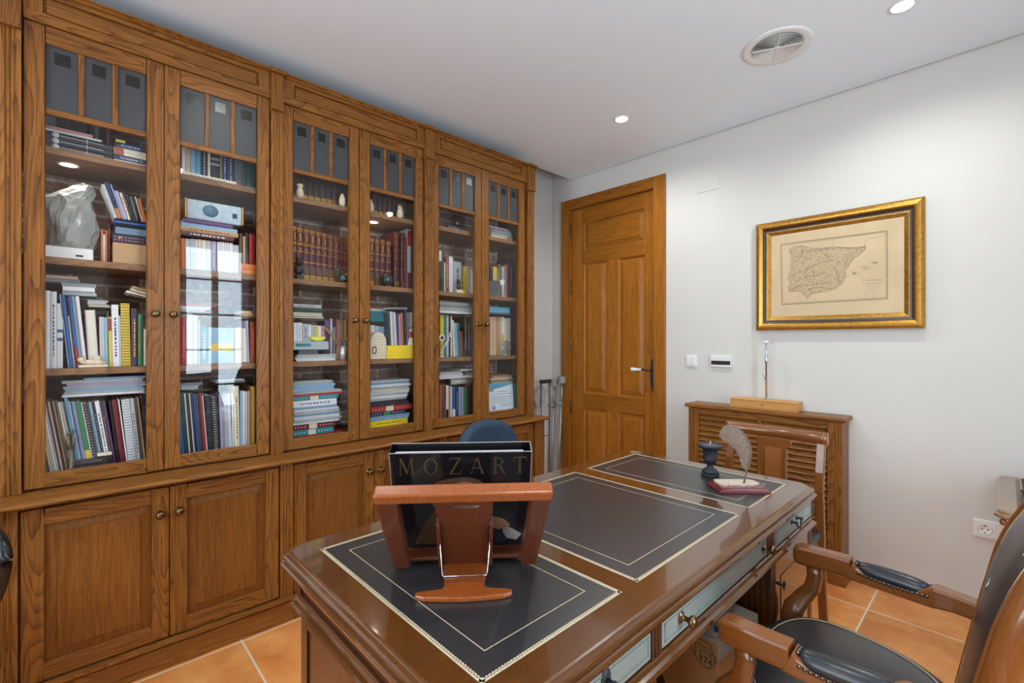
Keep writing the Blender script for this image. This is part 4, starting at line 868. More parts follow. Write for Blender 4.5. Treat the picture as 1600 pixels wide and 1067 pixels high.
for s in (-1,1):
    # arm: front block, pad bed, rear part
    def apt(f): # along the arm from the desk end to the back
        x=-.445+.425*f; return Vector((x,CY+s*(.268-.040*f-.02*math.sin(PI*f)*-1),.655+.003*math.sin(f*PI)))
    prof=[(-.021,-.026),(.021,-.026),(.024,-.018),(.024,.018),(.020,.025),(-.020,.025),(-.024,.018),(-.024,-.018)]
    ff=[0,.008,.02,.04,.12,.22,.34]
    scs=[(.62,.6),(.85,.85),(.96,.96),(1,1.04),(1,1.04),(1,1.02),(1,1.0)]
    am=MB().sweep([apt(f) for f in ff],prof,(0,0,1),0,scs,smooth=False)
    ao=obj('arm',am,chw,t,bev=.003)
    low=[Vector((p.x,p.y,p.z-dz)) for p,dz in ((apt(.33),.004),(apt(.36),.010),(apt(.42),.016),(apt(.55),.018),(apt(.68),.016),(apt(.74),.008),(apt(.77),.002),(apt(.85),0),(apt(1.0),0))]
    obj('arm_rear',MB().sweep(low,prof,(0,0,1),0,[(1,1.06),(1,.86),(1,.62),(1,.58),(1,.62),(1,.9),(1,1),(.9,.86),(.85,.8)],smooth=False),chw,ao,bev=.003)
    pr=[]
    for i in range(14):
        a=PI*i/13; pr.append((.0225*math.cos(a),.021*math.sin(a)-.004))
    pr+=[(-.0215,-.010),(.0215,-.010)]
    fs=[.375,.385,.40,.44,.50,.56,.62,.68,.71,.725,.735]
    po=obj('arm_pad',MB().sweep([apt(f)+Vector((0,0,.006)) for f in fs],pr,(0,0,1),0,[.55,.8,.93,1.05,1.12,1.14,1.12,1.05,.9,.75,.5]),padl,t); po['label']='black leather arm pad'
    nl=MB()
    for i in range(16):
        f=.385+.34*i/15
        for q in (-1,1): c=apt(f)+Vector((0,q*.0235,-.004-.006*math.sin(PI*i/15))); nl.ball(c,(.0048,.0034,.0048),0,8,5)
    for q in (-1,0,1): nl.ball(apt(.372)+Vector((0,q*.010,.016)),.0042,0,8,5); nl.ball(apt(.738)+Vector((0,q*.010,.014)),.0042,0,8,5)
    obj('nail_head',nl,nail,po)
    # arm support sweeping down to the seat rail
    a0=apt(.09); pth=[Vector((a0.x+.012,a0.y,.636)),Vector((a0.x+.016,a0.y,.60)),Vector((a0.x+.008,a0.y,.56)),Vector((a0.x-.016,a0.y-s*.004,.525)),Vector((a0.x-.034,a0.y-s*.016,.495)),Vector((a0.x-.040,a0.y-s*.026,.46)),Vector((a0.x-.038,a0.y-s*.032,.41))]
    rp_=[(-.013,-.021),(.013,-.021),(.016,-.012),(.016,.012),(.013,.021),(-.013,.021),(-.016,.012),(-.016,-.012)]
    obj('arm_post',MB().sweep(pth,[(b_,a_) for a_,b_ in rp_],(0,1,0),0,[(.8,.9),(.85,.92),(.95,.98),(1.1,1.05),(1.3,1.1),(1.3,1.1),(1.2,1.1)],smooth=True),chw,t)
    fl=[Vector((-.435,CY+s*.212,.43)),Vector((-.442,CY+s*.220,.36)),Vector((-.438,CY+s*.222,.25)),Vector((-.430,CY+s*.218,.12)),Vector((-.436,CY+s*.222,.03)),Vector((-.440,CY+s*.224,.001))]
    obj('leg',MB().tube(crv(fl,4),.02,12,scale=[1.45-.65*min(1,i/12) for i in range(21)]),chw,t)
    bl=[Vector((-.075,CY+s*.165,.46)),Vector((-.06,CY+s*.17,.38)),Vector((-.035,CY+s*.175,.22)),Vector((.01,CY+s*.18,.08)),Vector((.035,CY+s*.18,.001))]
    obj('leg',MB().tube(crv(bl,4),.019,12),chw,t)
# oval back
def bp_(y,z,d=0): return Vector((-.064+(z-.45)*.205+1.1*max(0,z-.80)**2+d,CY+y,z))
ov=[]
n=56
for i in range(n):
    a=2*PI*i/n; c,s_=math.cos(a),math.sin(a); y=.236*abs(c)**.82*(1 if c>0 else -1); z=.775+.325*abs(s_)**.9*(1 if s_>0 else -1)
    if z<.775: y*=1-.12*((.775-z)/.325)
    ov.append((y,z))
prof=[(-.020,-.022),(.012,-.024),(.020,-.014),(.022,.0),(.020,.014),(.012,.024),(-.020,.022),(-.026,.0)]
# ring profile: first axis across the ring in its plane, second through the back
fr=MB(); ring=[bp_(y,z) for y,z in ov]; fr.sweep(ring,[(b_,a_) for a_,b_ in prof],(1,0,.2),0,None,True); bf=obj('back_frame',fr,mah['z'],t)
bead=MB().tube([bp_(y*.985,.775+(z-.775)*.985,-.025) for y,z in ov],.005,8,closed=True); obj('frame_bead',bead,mah['z'],bf)
pd=[]
for k,d in ((.93,.012),(.93,-.006),(.90,-.018),(.80,-.026),(.55,-.032),(.25,-.034),(.02,-.0345)): pd.append([bp_(y*k,.775+(z-.775)*k,d) for y,z in ov])
pd=pd[::1]
bk=obj('backrest',MB().loft(pd),leather,t); bk['label']='dark leather back panel'
obj('backing',MB().loft([[bp_(y*k,.775+(z-.775)*k,d) for y,z in ov] for k,d in ((.93,.012),(.9,.022),(.6,.026),(.02,.027))]),leather,t)
obj('back_piping',MB().tube([bp_(y*.845,.775+(z-.775)*.845,-.0245) for y,z in ov],.0014,6,closed=True),goldd,bk)
nb=MB()
for i in range(0,n):
    for q in (0,.5):
        y0,z0=ov[i]; y1,z1=ov[(i+1)%n]; y,z=y0+(y1-y0)*q,z0+(z1-z0)*q; nb.ball(bp_(y*.915,.775+(z-.775)*.915,-.020),.0036,0,7,4)
obj('nail_head',nb,nail,bk)
dg=MB().tube([bp_(.13,.93,-.0268),bp_(0,.80,-.0345),bp_(-.13,.93,-.0268)],.0022,6); obj('gilt_line',dg,goldd,bk)
# ------------------------------------------------------------------ side chair by the radiator cover
t=thing('side_chair','wooden side chair with rolled top rail, between the desk and radiator cover','chair',(-.755,2.27,0))
cy2=2.42
sxl,sxr=-.948,-.562
tr=MB().tube([(-.972,cy2+.004,.868),(-.955,cy2+.002,.868),(-.86,cy2+.018,.868),(-.755,cy2+.024,.868),(-.65,cy2+.018,.868),(-.555,cy2+.002,.868),(-.538,cy2+.004,.868)],.027,18,scale=[(1.02,1.02),(1.0,1.0),(.9,.95),(.88,.95),(.9,.95),(1.0,1.0),(1.02,1.02)])
obj('crest_rail',tr,mah['x'],t)
for x in (sxl,sxr):
    pth=[(x,cy2+.002,.845),(x,cy2-.006,.80),(x,cy2-.022,.72),(x,cy2-.030,.64),(x,cy2-.020,.55),(x,cy2-.012,.46),(x,cy2+.0,.30),(x,cy2+.03,.12),(x,cy2+.05,.001)]
    obj('back_leg',MB().sweep(pth,[(-.017,-.012),(.017,-.012),(.017,.012),(-.017,.012)],(0,1,0),smooth=False),mah['z'],t,bev=.003)
spt=[(-.075,.846),(-.075,.822),(-.066,.812),(-.058,.796),(-.056,.70),(-.056,.60),(-.066,.49)]
spl=MB(); spl.prism([(-.755+x,z) for x,z in spt]+[(-.755-x,z) for x,z in reversed(spt)],cy2-.010,cy2+.008,'y'); so=obj('splat',spl,mah['z'],t,bev=.002)
obj('splat_inlay',MB().box(-.790,-.720,cy2-.0125,cy2-.009,.60,.800),wood('inlay_veneer',(160,98,48),(112,62,26),'z',.25,coat=.4,contrast=.4,ring=.2),so)['label']='lighter veneer inlay'
obj('lower_rail',MB().box(sxl,sxr,cy2-.032,cy2-.010,.47,.50),mah['x'],t)
st=[(-.955,cy2-.02),(-.555,cy2-.02),(-.545,2.03),(-.965,2.03)]
obj('seat',MB().prism(st,.425,.47,'z'),leather,t,bev=.012)
obj('seat_rail',MB().prism([(-.95,cy2-.02),(-.56,cy2-.02),(-.55,2.035),(-.96,2.035)],.375,.424,'z'),mah['x'],t)
for x in (-.945,-.565): obj('front_leg',MB().tube([(x,2.05,.38),(x,2.045,.2),(x,2.035,.001)],.02,10,scale=[1.1,.9,.75]),mah['z'],t)
# ------------------------------------------------------------------ swivel chairs
def swivel(label,cx,cy,rot,fab,arms,ztop=.928):
    t=thing('office_chair',label,'office chair',(cx,cy,0)); M=Matrix.Translation((cx,cy,0))@Matrix.Rotation(rot,4,'Z')
    def rr(cx0,hw,z0,z1,d,n=36,p=2.7):
        o=[]
        for i in range(n):
            a=2*PI*i/n; c,s=math.cos(a),math.sin(a); y=hw*abs(c)**(2/p)*(1 if c>0 else -1); z=(z0+z1)/2+(z1-z0)/2*abs(s)**(2/(2.2 if s>0 else 3.2))*(1 if s>0 else -1); o.append((y,z))
        return o
    base=rr(0,.205,ztop-.40,ztop,0); zc=ztop-.2
    P=lambda k,d:[(d+.06*(((z-zc)*k)/.2)**2*.5+.05*(y*k/.2)**2,y*k,zc+(z-zc)*k) for y,z in base]
    obj('backrest',MB().loft([P(k,d+.05) for k,d in ((.96,-.235),(1.0,-.225),(1.0,-.205),(.97,-.192),(.85,-.184),(.5,-.178),(.03,-.176))]).xf(M),fab,t)
    obj('back_shell',MB().loft([P(k,d+.05) for k,d in ((.03,-.262),(.6,-.258),(.93,-.248),(1.012,-.236),(1.012,-.226),(.98,-.222))]).xf(M),black,t)
    obj('back_bar',MB().tube([M@Vector(p) for p in ((-.205,0,ztop-.22),(-.225,0,.55),(-.20,0,.43),(-.10,0,.41))],.018,10),black,t)
    sq=lambda k,z:[(.215*k*abs(math.cos(2*PI*i/36))**.8*(1 if math.cos(2*PI*i/36)>0 else -1)-.01,.225*k*abs(math.sin(2*PI*i/36))**.8*(1 if math.sin(2*PI*i/36)>0 else -1),z) for i in range(36)]
    obj('seat',MB().loft([sq(.94,.432),sq(1,.442),sq(1,.465),sq(.95,.482),sq(.7,.487),sq(.04,.484)]).xf(M),fab,t)
    obj('seat_shell',MB().loft([sq(.5,.40),sq(.96,.42),sq(1.005,.436)]).xf(M),black,t)
    obj('gas_column',MB().lathe([(.03,.09),(.03,.26),(.02,.262),(.02,.405)],(0,0,0),16).xf(M),black,t)
    for k in range(5):
        a=2*PI*k/5+.55; c,s=math.cos(a),math.sin(a)
        l=obj('base_leg',MB().sweep([M@Vector(p) for p in ((.02*c,.02*s,.11),(.15*c,.15*s,.095),(.25*c,.25*s,.07))],[(-.02,-.014),(.02,-.014),(.02,.014),(-.02,.014)],(0,0,1),0,[1.2,1,.7],smooth=False),black,t,bev=.004)
        obj('caster',MB().lathe([(0,-.022),(.02,-.022),(.0262,-.016),(.0262,.016),(.02,.022),(0,.022)],(0,0,0),16,'y').xf(M@Matrix.Translation((.255*c,.255*s,.0265))@Matrix.Rotation(a+.5,4,'Z')),black,l)
    if arms:
        for s in (-1,1):
            lp=[(-.10,s*.255,.44),(-.15,s*.275,.50),(-.165,s*.285,.60),(-.13,s*.288,.665),(-.05,s*.288,.685),(.06,s*.288,.68),(.125,s*.288,.655),(.135,s*.287,.61),(.10,s*.280,.54),(.04,s*.268,.47),(.02,s*.255,.44)]
            obj('arm_loop',MB().tube(crv([M@Vector((p[0],p[1],.44+(p[2]-.44)*1.2)) for p in lp]),.018,12),plain('black_gloss',(14,15,18),.25),t)
    return t
swivel('dark blue fabric office chair between the desk and bookcase',-1.545,1.430,0.10,bluef,False)
swivel('black office chair with loop arms by the bookcase, mostly out of view',-2.02,-.456,.35,plain('black_fabric',(30,32,36),.9),True)
# ------------------------------------------------------------------ side table with tray
t=thing('side_table','polished wooden side table against the white wall behind the armchair','side table',(.33,2.78,0))
tx0,tx1,ty0,ty1=-.018,.66,2.462,3.112
tb=MB(); rr=[]
def rcorn(x0,x1,y0,y1,r,n=6):
    o=[]
    for cx,cy,a0 in ((x1-r,y1-r,0),(x0+r,y1-r,90),(x0+r,y0+r,180),(x1-r,y0+r,270)):
        for k in range(n+1): a=math.radians(a0+90*k/n); o.append((cx+r*math.cos(a),cy+r*math.sin(a)))
    return o
obj('table_top',MB().loft([[(x,y,z) for x,y in rcorn(tx0-d,tx1+d,ty0-d,ty1+d*.3,.03)] for d,z in ((-.01,.652),(.004,.654),(.012,.660),(.012,.668),(.004,.673),(.004,.678),(.0,.683))],0,False),wood('table_light',(150,118,88),(124,92,64),'y',.2,coat=.5,contrast=.4,ring=.3),t)
obj('inlay_band',MB().box(.03,.052,ty0+.05,ty1-.04,.683,.6838).box(.60,.622,ty0+.05,ty1-.04,.683,.6838).box(.052,.60,ty0+.05,ty0+.072,.683,.6838).box(.052,.60,ty1-.062,ty1-.04,.683,.6838),mahd['y'],t)
obj('apron',MB().box(tx0+.035,tx1-.03,ty0+.035,ty1-.03,.56,.6515),mah['x'],t)
obj('apron_drop',MB().ball((tx0+.012,ty0+.012,.640),(.010,.010,.013)),mah['x'],t)
for x in (tx0+.05,tx1-.05):
    for y in (ty0+.05,ty1-.05): obj('leg',MB().tube([(x,y,.56),(x,y,.45),(x,y,.2),(x,y,.001)],.022,10,scale=[1.15,1,.8,.62]),mah['z'],t)
t=thing('octagonal_tray','eight-sided dark red wooden tray on the side table, cut by the frame','tray',(.24,2.76,.684))
oc=lambda r,z:[(.255+r*1.05*math.cos(PI/8+PI/4*k),2.775+r*1.2*math.sin(PI/8+PI/4*k),z) for k in range(8)]
obj('tray_rim',MB().loft([oc(.200,.6842),oc(.215,.705),oc(.222,.726),oc(.216,.728),oc(.205,.705),oc(.192,.690)],0,False,False),plain('tray_red',(100,46,48),.25,coat=.5),t)
obj('tray_bottom',MB().loft([oc(.199,.6842),oc(.195,.691)],0,False),plain('tray_beige',(206,188,164),.4),t)
# ------------------------------------------------------------------ everything on the shelves
SHN=['bottom shelf','third shelf','second shelf','top shelf']
SZ=[DECK+.0008,SHZ[0]+.0008,SHZ[1]+.0008,SHZ[2]+.0008]
def where(d,s): return '%s, %s glass door'%(SHN[s],DOORN[d])
MK=dict(gold=gold)
def mk(c): return gold if c=='gold' else pc(c)
def volume(name,label,cat,group,M,T,H,D,col,kind,marks=None):
    """one book: x from -D to 0 (spine), y from 0 to T, z from 0 to H; M puts it on its shelf"""
    c=MB(); bt=min(.0025,T*.2) if kind in 'hvr' else min(.0009,T*.2); ins=.003 if kind in 'hvr' else .0006
    if kind=='b':                                  # plain closed box or file
        c.box(-D,0,0,T,0,H); o=obj(name,c.xf(M),pc(col),bev=.0012); tag(o,label,cat,group)
    elif kind=='p':                                # loose papers: uneven sheets
        n=max(2,min(9,int(T/.0022)))
        for k in range(n):
            a,b=T*k/n,T*(k+1)/n; j=R.uniform(-.005,.005); e=R.uniform(0,.010); c.box(-D+e,j*.6,a,b-.0003,max(0,j),H-e)
        o=obj(name,c.xf(M),pc(col)); tag(o,label,cat,group)
    else:
        if kind=='r': c.box(-D,-D+.002,0,T,0,H); c.box(-D,0,0,bt,0,H); c.box(-D,0,T-bt,T,0,H)
        else:
            sp=[(-.004,0)]+[(( .0025 if kind in 'hv' else .0)*math.sin(PI*k/6),T*k/6) for k in range(7)]+[(-.004,T)]
            c.prism(sp,0,H,'z'); c.box(-D,-.004,0,bt,0,H); c.box(-D,-.004,T-bt,T,0,H)
        o=obj(name,c.xf(M),pc(col)); tag(o,label,cat,group)
        pg=MB()
        if kind=='r': pg.box(-D+.003,-.004,bt,T-bt,ins,H-ins)
        else: pg.box(-D+ins,-.0045,bt,T-bt,ins,H-ins)
        obj('page_block',pg.xf(M),pagec,o)
    fx=.0028 if kind in 'hv' else .0006
    if kind=='w':                                  # wire-bound
        w=MB(); n=max(8,int(H/.011)); r=T*.46
        for k in range(n):
            z=H*(k+.5)/n; w.tube([(-.004+1.15*r*math.cos(a),T/2+r*math.sin(a),z) for a in [2*PI*i/8 for i in range(8)]],.0013,4,closed=True)
        obj('wire_binding',w.xf(M),mk(marks or 'lgrey'),o)
    elif marks:
        for m in marks.split('+'):
            if m.startswith('T:'):
                _,s,colr=m.split(':'); tx=text_mb(s,min(T*.75,.03),'LEFT'); q=MB().add([(fx,T*.5-v.y,H*.12+v.x) if False else (fx,T*.5+v.y*-1,H-.02-v.x) for v in tx.v],tx.f); obj('spine_title',q.xf(M),mk(colr),o); continue
            if m.startswith('L:'):                 # lying volume: lettering runs along the spine
                _,s,colr=m.split(':'); tx=text_mb(s,T*.8,'LEFT'); obj('spine_title',MB().add([(fx,T*.5+v.y,.012+v.x) for v in tx.v],tx.f).xf(M),mk(colr),o); continue
            kd,colr=m.split(':') if ':' in m else ('d',m); q=MB()
            if kd=='d':                            # small title dashes
                z=H*.16
                while z<H*.8: l=R.uniform(.004,.012); q.box(fx-.0004,fx,T*.38,T*.62,z,min(z+l,H*.84)); z+=l+R.uniform(.002,.008)
            elif kd=='n':                          # spaced letters-like dots on a file
                for k in range(13):
                    if 4<=k<=7: continue
                    q.box(fx-.0004,fx,T*.40,T*.60,H*(.05+.07*k),H*(.05+.07*k)+.0042)
            elif kd=='c': q.box(fx-.0004,fx,T*.05,T*.95,H*.36,H*.54)
            elif kd=='f': q.box(fx-.0004,fx,T*.02,T*.98,0.001,H*.28)
            elif kd=='h': q.box(fx-.0004,fx,T*.02,T*.98,H*.72,H*.97)
            elif kd=='m':
                for z in (.55,.42): q.box(fx-.0004,fx,T*.02,T*.98,H*z,H*z+.012)
            elif kd=='g':                          # gilt bands of an encyclopaedia
                for z,h in ((.035,.006),(.07,.016),(.115,.004),(.34,.004),(.36,.002),(.53,.004),(.66,.005),(.69,.003),(.90,.004),(.935,.005),(.965,.003)): q.box(fx-.0016,fx+.0002,T*.06,T*.94,H*z,H*z+h)
                q.box(fx-.0012,fx+.0002,T*.38,T*.62,H*.73,H*.87); q.box(fx-.0012,fx+.0002,T*.40,T*.6,H*.56,H*.61)
            elif kd=='k':                          # low gilt band only
                for z,h in ((.09,.018),(.05,.006),(.78,.002),(.82,.002)): q.box(fx-.0016,fx+.0002,T*.08,T*.92,H*z,H*z+h)
            elif kd=='s':                          # silver line and label of the big black volumes
                q.box(fx-.0004,fx,T*.46,T*.56,H*.22,H*.86); q.box(fx-.0004,fx,T*.1,T*.9,H*.60,H*.612)
            if q.v: obj('spine_colouring',q.xf(M),mk(colr),o)
    return o
def row(d,s,items,xf=-2.49,z0=None,D=.17,noun='book',grp=None,ctx='',name='book',cat='book'):
    z0=SZ[s] if z0 is None else z0
    pe=-9
    for i,it in enumerate(items):
        p0,p1,pt,col,kind,lean,head=it[:7]; marks=it[7] if len(it)>7 else None
        a=math.radians(lean); y0=yat(p0,xf); y1=yat(p1,xf); w=(y1-y0)
        y0=max(y0,pe+.0004); w=max(.003,y1-y0); T=max(.0028,w*math.cos(a)-.0004)
        zt=zat(p0-(p0-p1)*.5,pt,xf); H=max(.05,(zt-z0)/math.cos(a)-T*math.sin(a)); pe=y0+w
        M=Matrix.Translation((xf,y0,z0))@Matrix.Rotation(a,4,'X')
        kn={'w':'notebook','b':'box','p':'papers'}.get(kind,noun)
        lab='%s, %s from left %s%s'%(head,ORD[i],ctx.strip()+', ' if ctx else 'on ',where(d,s))
        nm={'notebook':'spiral_notebook','box':'file_box','papers':'papers'}.get(kn,name)
        volume(nm,lab,{'papers':'papers','notebook':'notebook','box':'box'}.get(kn,cat),grp or '%ss on the %s'%(noun,where(d,s)),M,T,H,D if len(it)<9 else it[8],col,kind,marks)
def stack(d,s,items,z0,xf=-2.485,D=.2,grp=None,ctx='stack',tilt=0,yaw=0):
    """things lying flat, bottom first: (px0, px1, thickness, colour, kind, head, marks)"""
    z=z0
    n=len(items)
    for i,it in enumerate(items):
        p0,p1,th,col,kind,head=it[:6]; marks=it[6] if len(it)>6 else None
        y0,y1=yat(p0,xf),yat(p1,xf)
        # local z (height of the book) runs along +y; thickness runs up
        M=Matrix.Translation((xf+R.uniform(-.004,.004),y0,z))@Matrix.Rotation(math.radians(tilt),4,'X')@Matrix.Rotation(math.radians(R.uniform(-1,1)*yaw),4,'Z')@Matrix(((1,0,0,0),(0,0,1,0),(0,1,0,0),(0,0,0,1)))
        nm,cat={'p':('paper_bundle','papers'),'b':('box','box'),'w':('spiral_notebook','notebook')}.get(kind,('book','book'))
        if 'folder' in head or 'binder' in head: nm,cat='folder','folder'
        pos='%s from bottom of %s, '%(ORD[i],ctx) if n>1 else ''
        volume(nm,'%s, %s%s'%(head,pos if n>1 else 'lying flat on ',where(d,s)),cat,grp or '%s on the %s'%(ctx,where(d,s)),M,th-.0006,y1-y0,D,col,kind,marks); z+=th/math.cos(math.radians(tilt))
    return z
Wh,Lg='white','lgrey'
# --- leftmost door
row(0,1,[(70,78.5,454,Wh,'h',0,'white hardback'),(78.6,88.8,455.5,Wh,'h',0,'broad white hardback with navy lettering','navy'),(89,98.5,474,Wh,'s',0,'white book with blue bands','m:blue'),(106.8,108.4,460,'lblue','s',5,'thin light blue book'),(108.7,115.4,460,'blue','h',5,'blue hardback'),(115.8,117.6,494,'cream','s',5,'thin cream booklet'),(118,120.2,464,'navy','s',5,'thin navy book'),(120.6,125.4,463,'blue','s',5,'blue book with red foot','f:red'),(125.8,128.2,463,'lblue','s',5,'light blue book'),(128.6,130.8,464,'grey','s',5,'thin grey book'),(131.2,136.6,463,Wh,'s',5,'white paperback'),(137.5,156,483,'maroon','r',3,'maroon album with pages facing out'),(156.5,164.5,495,Lg,'s',1,'pale grey book'),(164.8,169,496,'lblue','s',1,'slim pale blue book'),(169.2,170.6,486,'green','s',1,'very thin green booklet'),(170.8,175.8,495,'yellow','s',1,'yellow book with red top','h:red'),(176.2,187,476,Wh,'s',1,'tall white paperback with black lettering','black'),(187.3,190.2,493,Lg,'s',1,'thin pale grey booklet'),(190.8,204.4,474,'yellow','w',1,'yellow spiral-bound notebook','olive'),(205,215.5,482,'dpurple','h',0,'thick dark purple book','gold'),(216,224,491,'green','h',0,'dark green book','gold'),(224.5,230,514,'ivory','s',0,'short ivory book'),(232,244,480,'brown','h',0,'brown book'),(246,258,478,'red','h',0,'red book')][:22],noun='book')
z=stack(0,1,[(97,152,.017,Lg,'p','pale grey paper bundle'),(98,148,.017,Wh,'s','white paperback'),(96,150,.014,'grey','s','grey paperback')],1.479,-2.50,.16,ctx='pile on row')
stack(0,1,[(70,125,.016,'grey','h','large grey volume'),(72,122,.012,'beige','s','beige volume')],z+.001,-2.53,.16,ctx='rear pile')
stack(0,1,[(138,174,.010,'cream','p','cream papers'),(137,170,.018,Lg,'p','pale paper bundle')],1.437,-2.50,.15,ctx='pile over album')
stack(0,1,[(201,233,.010,'brown','s','thin brown book'),(197,229,.009,'ivory','s','thin ivory book'),(203,233,.012,'cream','p','cream papers'),(206,236,.008,'tan','s','thin tan book')],1.492,-2.50,.14,ctx='tilted pile',tilt=-16)
# sleeping figurine in front
t=thing('figurine','small cream sleeping figurine in front of the maroon album, third shelf, leftmost door','figurine',(-2.475,yat(146,-2.475),SZ[1]))
fy=yat(146,-2.472); iv=plain('cream_resin',(216,200,172),.55,noise=.1,nscale=80)
obj('plinth',MB().box(-2.488,-2.461,fy-.044,fy+.044,SZ[1],SZ[1]+.010),iv,t,bev=.003)
obj('body',MB().tube([(-2.474,fy-.03,SZ[1]+.018),(-2.474,fy-.005,SZ[1]+.021),(-2.474,fy+.02,SZ[1]+.018),(-2.474,fy+.038,SZ[1]+.015)],.011,10,scale=[.9,1.1,.9,.5]).ball((-2.472,fy-.034,SZ[1]+.031),(.011,.012,.012)).tube([(-2.468,fy-.02,SZ[1]+.016),(-2.464,fy-.03,SZ[1]+.020),(-2.465,fy-.036,SZ[1]+.024)],.005,8),iv,t)
obj('hair',MB().ball((-2.475,fy-.036,SZ[1]+.036),(.011,.012,.010)),plain('figurine_hair',(176,120,70),.6),t)
obj('wing',MB().ball((-2.478,fy+.012,SZ[1]+.033),(.006,.012,.015)),iv,t)
# second shelf: device in a plastic bag, boxes, paperbacks
dy0,dy1=yat(70,-2.49),yat(146,-2.49); z2=SZ[2]
t=thing('white_device','white flat office device under the crumpled plastic bag, second shelf, leftmost door','device',(-2.6,(dy0+dy1)/2,z2))
obj('casing',MB().box(-2.74,-2.49,dy0,dy1,z2,z2+.046),white_p,t,bev=.004); obj('slot',MB().box(-2.491,-2.4892,dy0+.085,dy0+.107,z2+.012,z2+.019),black,t)
bg=MB(); rings=[]
by=(dy0+dy1)/2
for k,(z,w,dp,sh) in enumerate(((z2+.0478,.070,.085,.0),(z2+.07,.078,.092,.004),(z2+.13,.080,.092,.006),(z2+.20,.076,.085,.0),(z2+.25,.070,.066,-.004),(z2+.285,.052,.04,.022),(z2+.315,.024,.016,.042),(z2+.322,.006,.004,.046))):
    ring=[]
    for i in range(60):
        a=2*PI*i/60; q=1+.07*math.sin(3*a+k*1.7)+.045*math.sin(7*a+k*2.6)+.03*math.sin(13*a+k*4.1)
        ring.append((-2.59+dp*.93*q*math.cos(a),by+.004+sh+w*.95*q*math.sin(a),z+.004*math.sin(5*a+k)*(k>0)))
    rings.append(ring)
fine=[]
for r0,r1 in zip(rings,rings[1:]):
    for f in (0,.5): fine.append([tuple(a+(b-a)*f for a,b in zip(p,q)) for p,q in zip(r0,r1)])
fine.append(rings[-1])
fine=[[(p[0]+R.uniform(-.0045,.0045),p[1]+R.uniform(-.0045,.0045),max(z2+.0478,p[2]+R.uniform(-.004,.004))) for p in r[::2]] for r in fine]
bg.loft(fine,0,False)
tag(obj('plastic_bag',bg,bagm),'crumpled translucent plastic bag on a white device, second shelf, leftmost door','bag')
tag(obj('wrapped_machine',MB().loft([[(-2.595+.042*k*math.cos(2*PI*i/20),by+.042*k*math.sin(2*PI*i/20),z) for i in range(20)] for k,z in ((1,z2+.049),(1.0,z2+.15),(.8,z2+.21),(.3,z2+.23))]).ball((-2.56,by+.02,z2+.09),(.012,.02,.014)),plain('machine_grey',(176,178,176),.5)),'pale grey machine wrapped inside the plastic bag','machine')
row(0,2,[(158,161,358,'orange','s',0,'orange book'),(161.2,164.5,366,Wh,'s',0,'thin white book'),(164.7,168,360,'orange','s',0,'narrow orange book'),(168.5,174,348,'maroon','h',0,'maroon patterned book','gold')],xf=-2.54,D=.14,ctx='beside bag ')
bx=yat(176.5,-2.49); bx1=yat(236,-2.49)
zq=stack(0,2,[(176.5,236,.086,'tan','b','tan wooden box')],z2,-2.49,.2)
t=thing('patterned_box','shallow dark purple patterned box on the tan wooden box','box',(-2.58,.2,zq)); y0,y1=yat(176,-2.487),yat(236,-2.487)
obj('box_body',MB().box(-2.68,-2.487,y0,y1,zq+.0005,zq+.033),pc('dpurple'),t,bev=.003)
q=MB()
for k in range(9):
    for j in range(2): q.ball((-2.487,y0+.008+.011*k,zq+.010+.012*j),(.0008,.0028,.0028),0,6,4)
q.ball((-2.487,y0+.022,zq+.02),(.0012,.006,.006),0,8,5); obj('flower_pattern',q,pc('pink'),t)
zq+=.034
t=thing('clear_container','clear plastic container with blue lid on the purple patterned box','container',(-2.58,.2,zq))
obj('tub',MB().box(-2.67,-2.488,y0+.004,y1,zq,zq+.044),clearp,t,bev=.004); obj('lid',MB().box(-2.672,-2.486,y0+.002,y1,zq+.0445,zq+.053),pc('blue'),t,bev=.002)
obj('upper_tray',MB().box(-2.665,-2.490,y0+.006,y1,zq+.0535,zq+.064),clearp,t,bev=.003)
obj('contents',MB().box(-2.66,-2.495,y0+.010,y1-.004,zq+.003,zq+.03),pc('lblue'),t)
zq+=.065
row(0,2,[(178.5,184,291,Lg,'s',17,'wide pale grey paperback'),(184.6,191,288,'navy','s',17,'navy paperback with orange foot','f:orange'),(191.4,193.4,291,'lblue','s',16,'thin pale blue paperback'),(194,200,300,'lilac','s',16,'lilac paperback'),(200.5,204.5,303,'cream','s',15,'cream paperback','dgrey'),(205,208.6,302,'black','s',15,'black paperback','gold'),(209,212.6,306,'black','s',15,'matte black paperback'),(213,217.4,308,'dgrey','s',14,'dark grey paperback','lgrey'),(217.8,221,310,'black','s',14,'slim black paperback'),(221.4,223.6,309,'cream','s',13,'thin cream paperback'),(224,229,311,'orange','s',12,'orange paperback')],xf=-2.50,z0=zq,D=.12,ctx='on container ',grp='paperbacks leaning on the clear container')
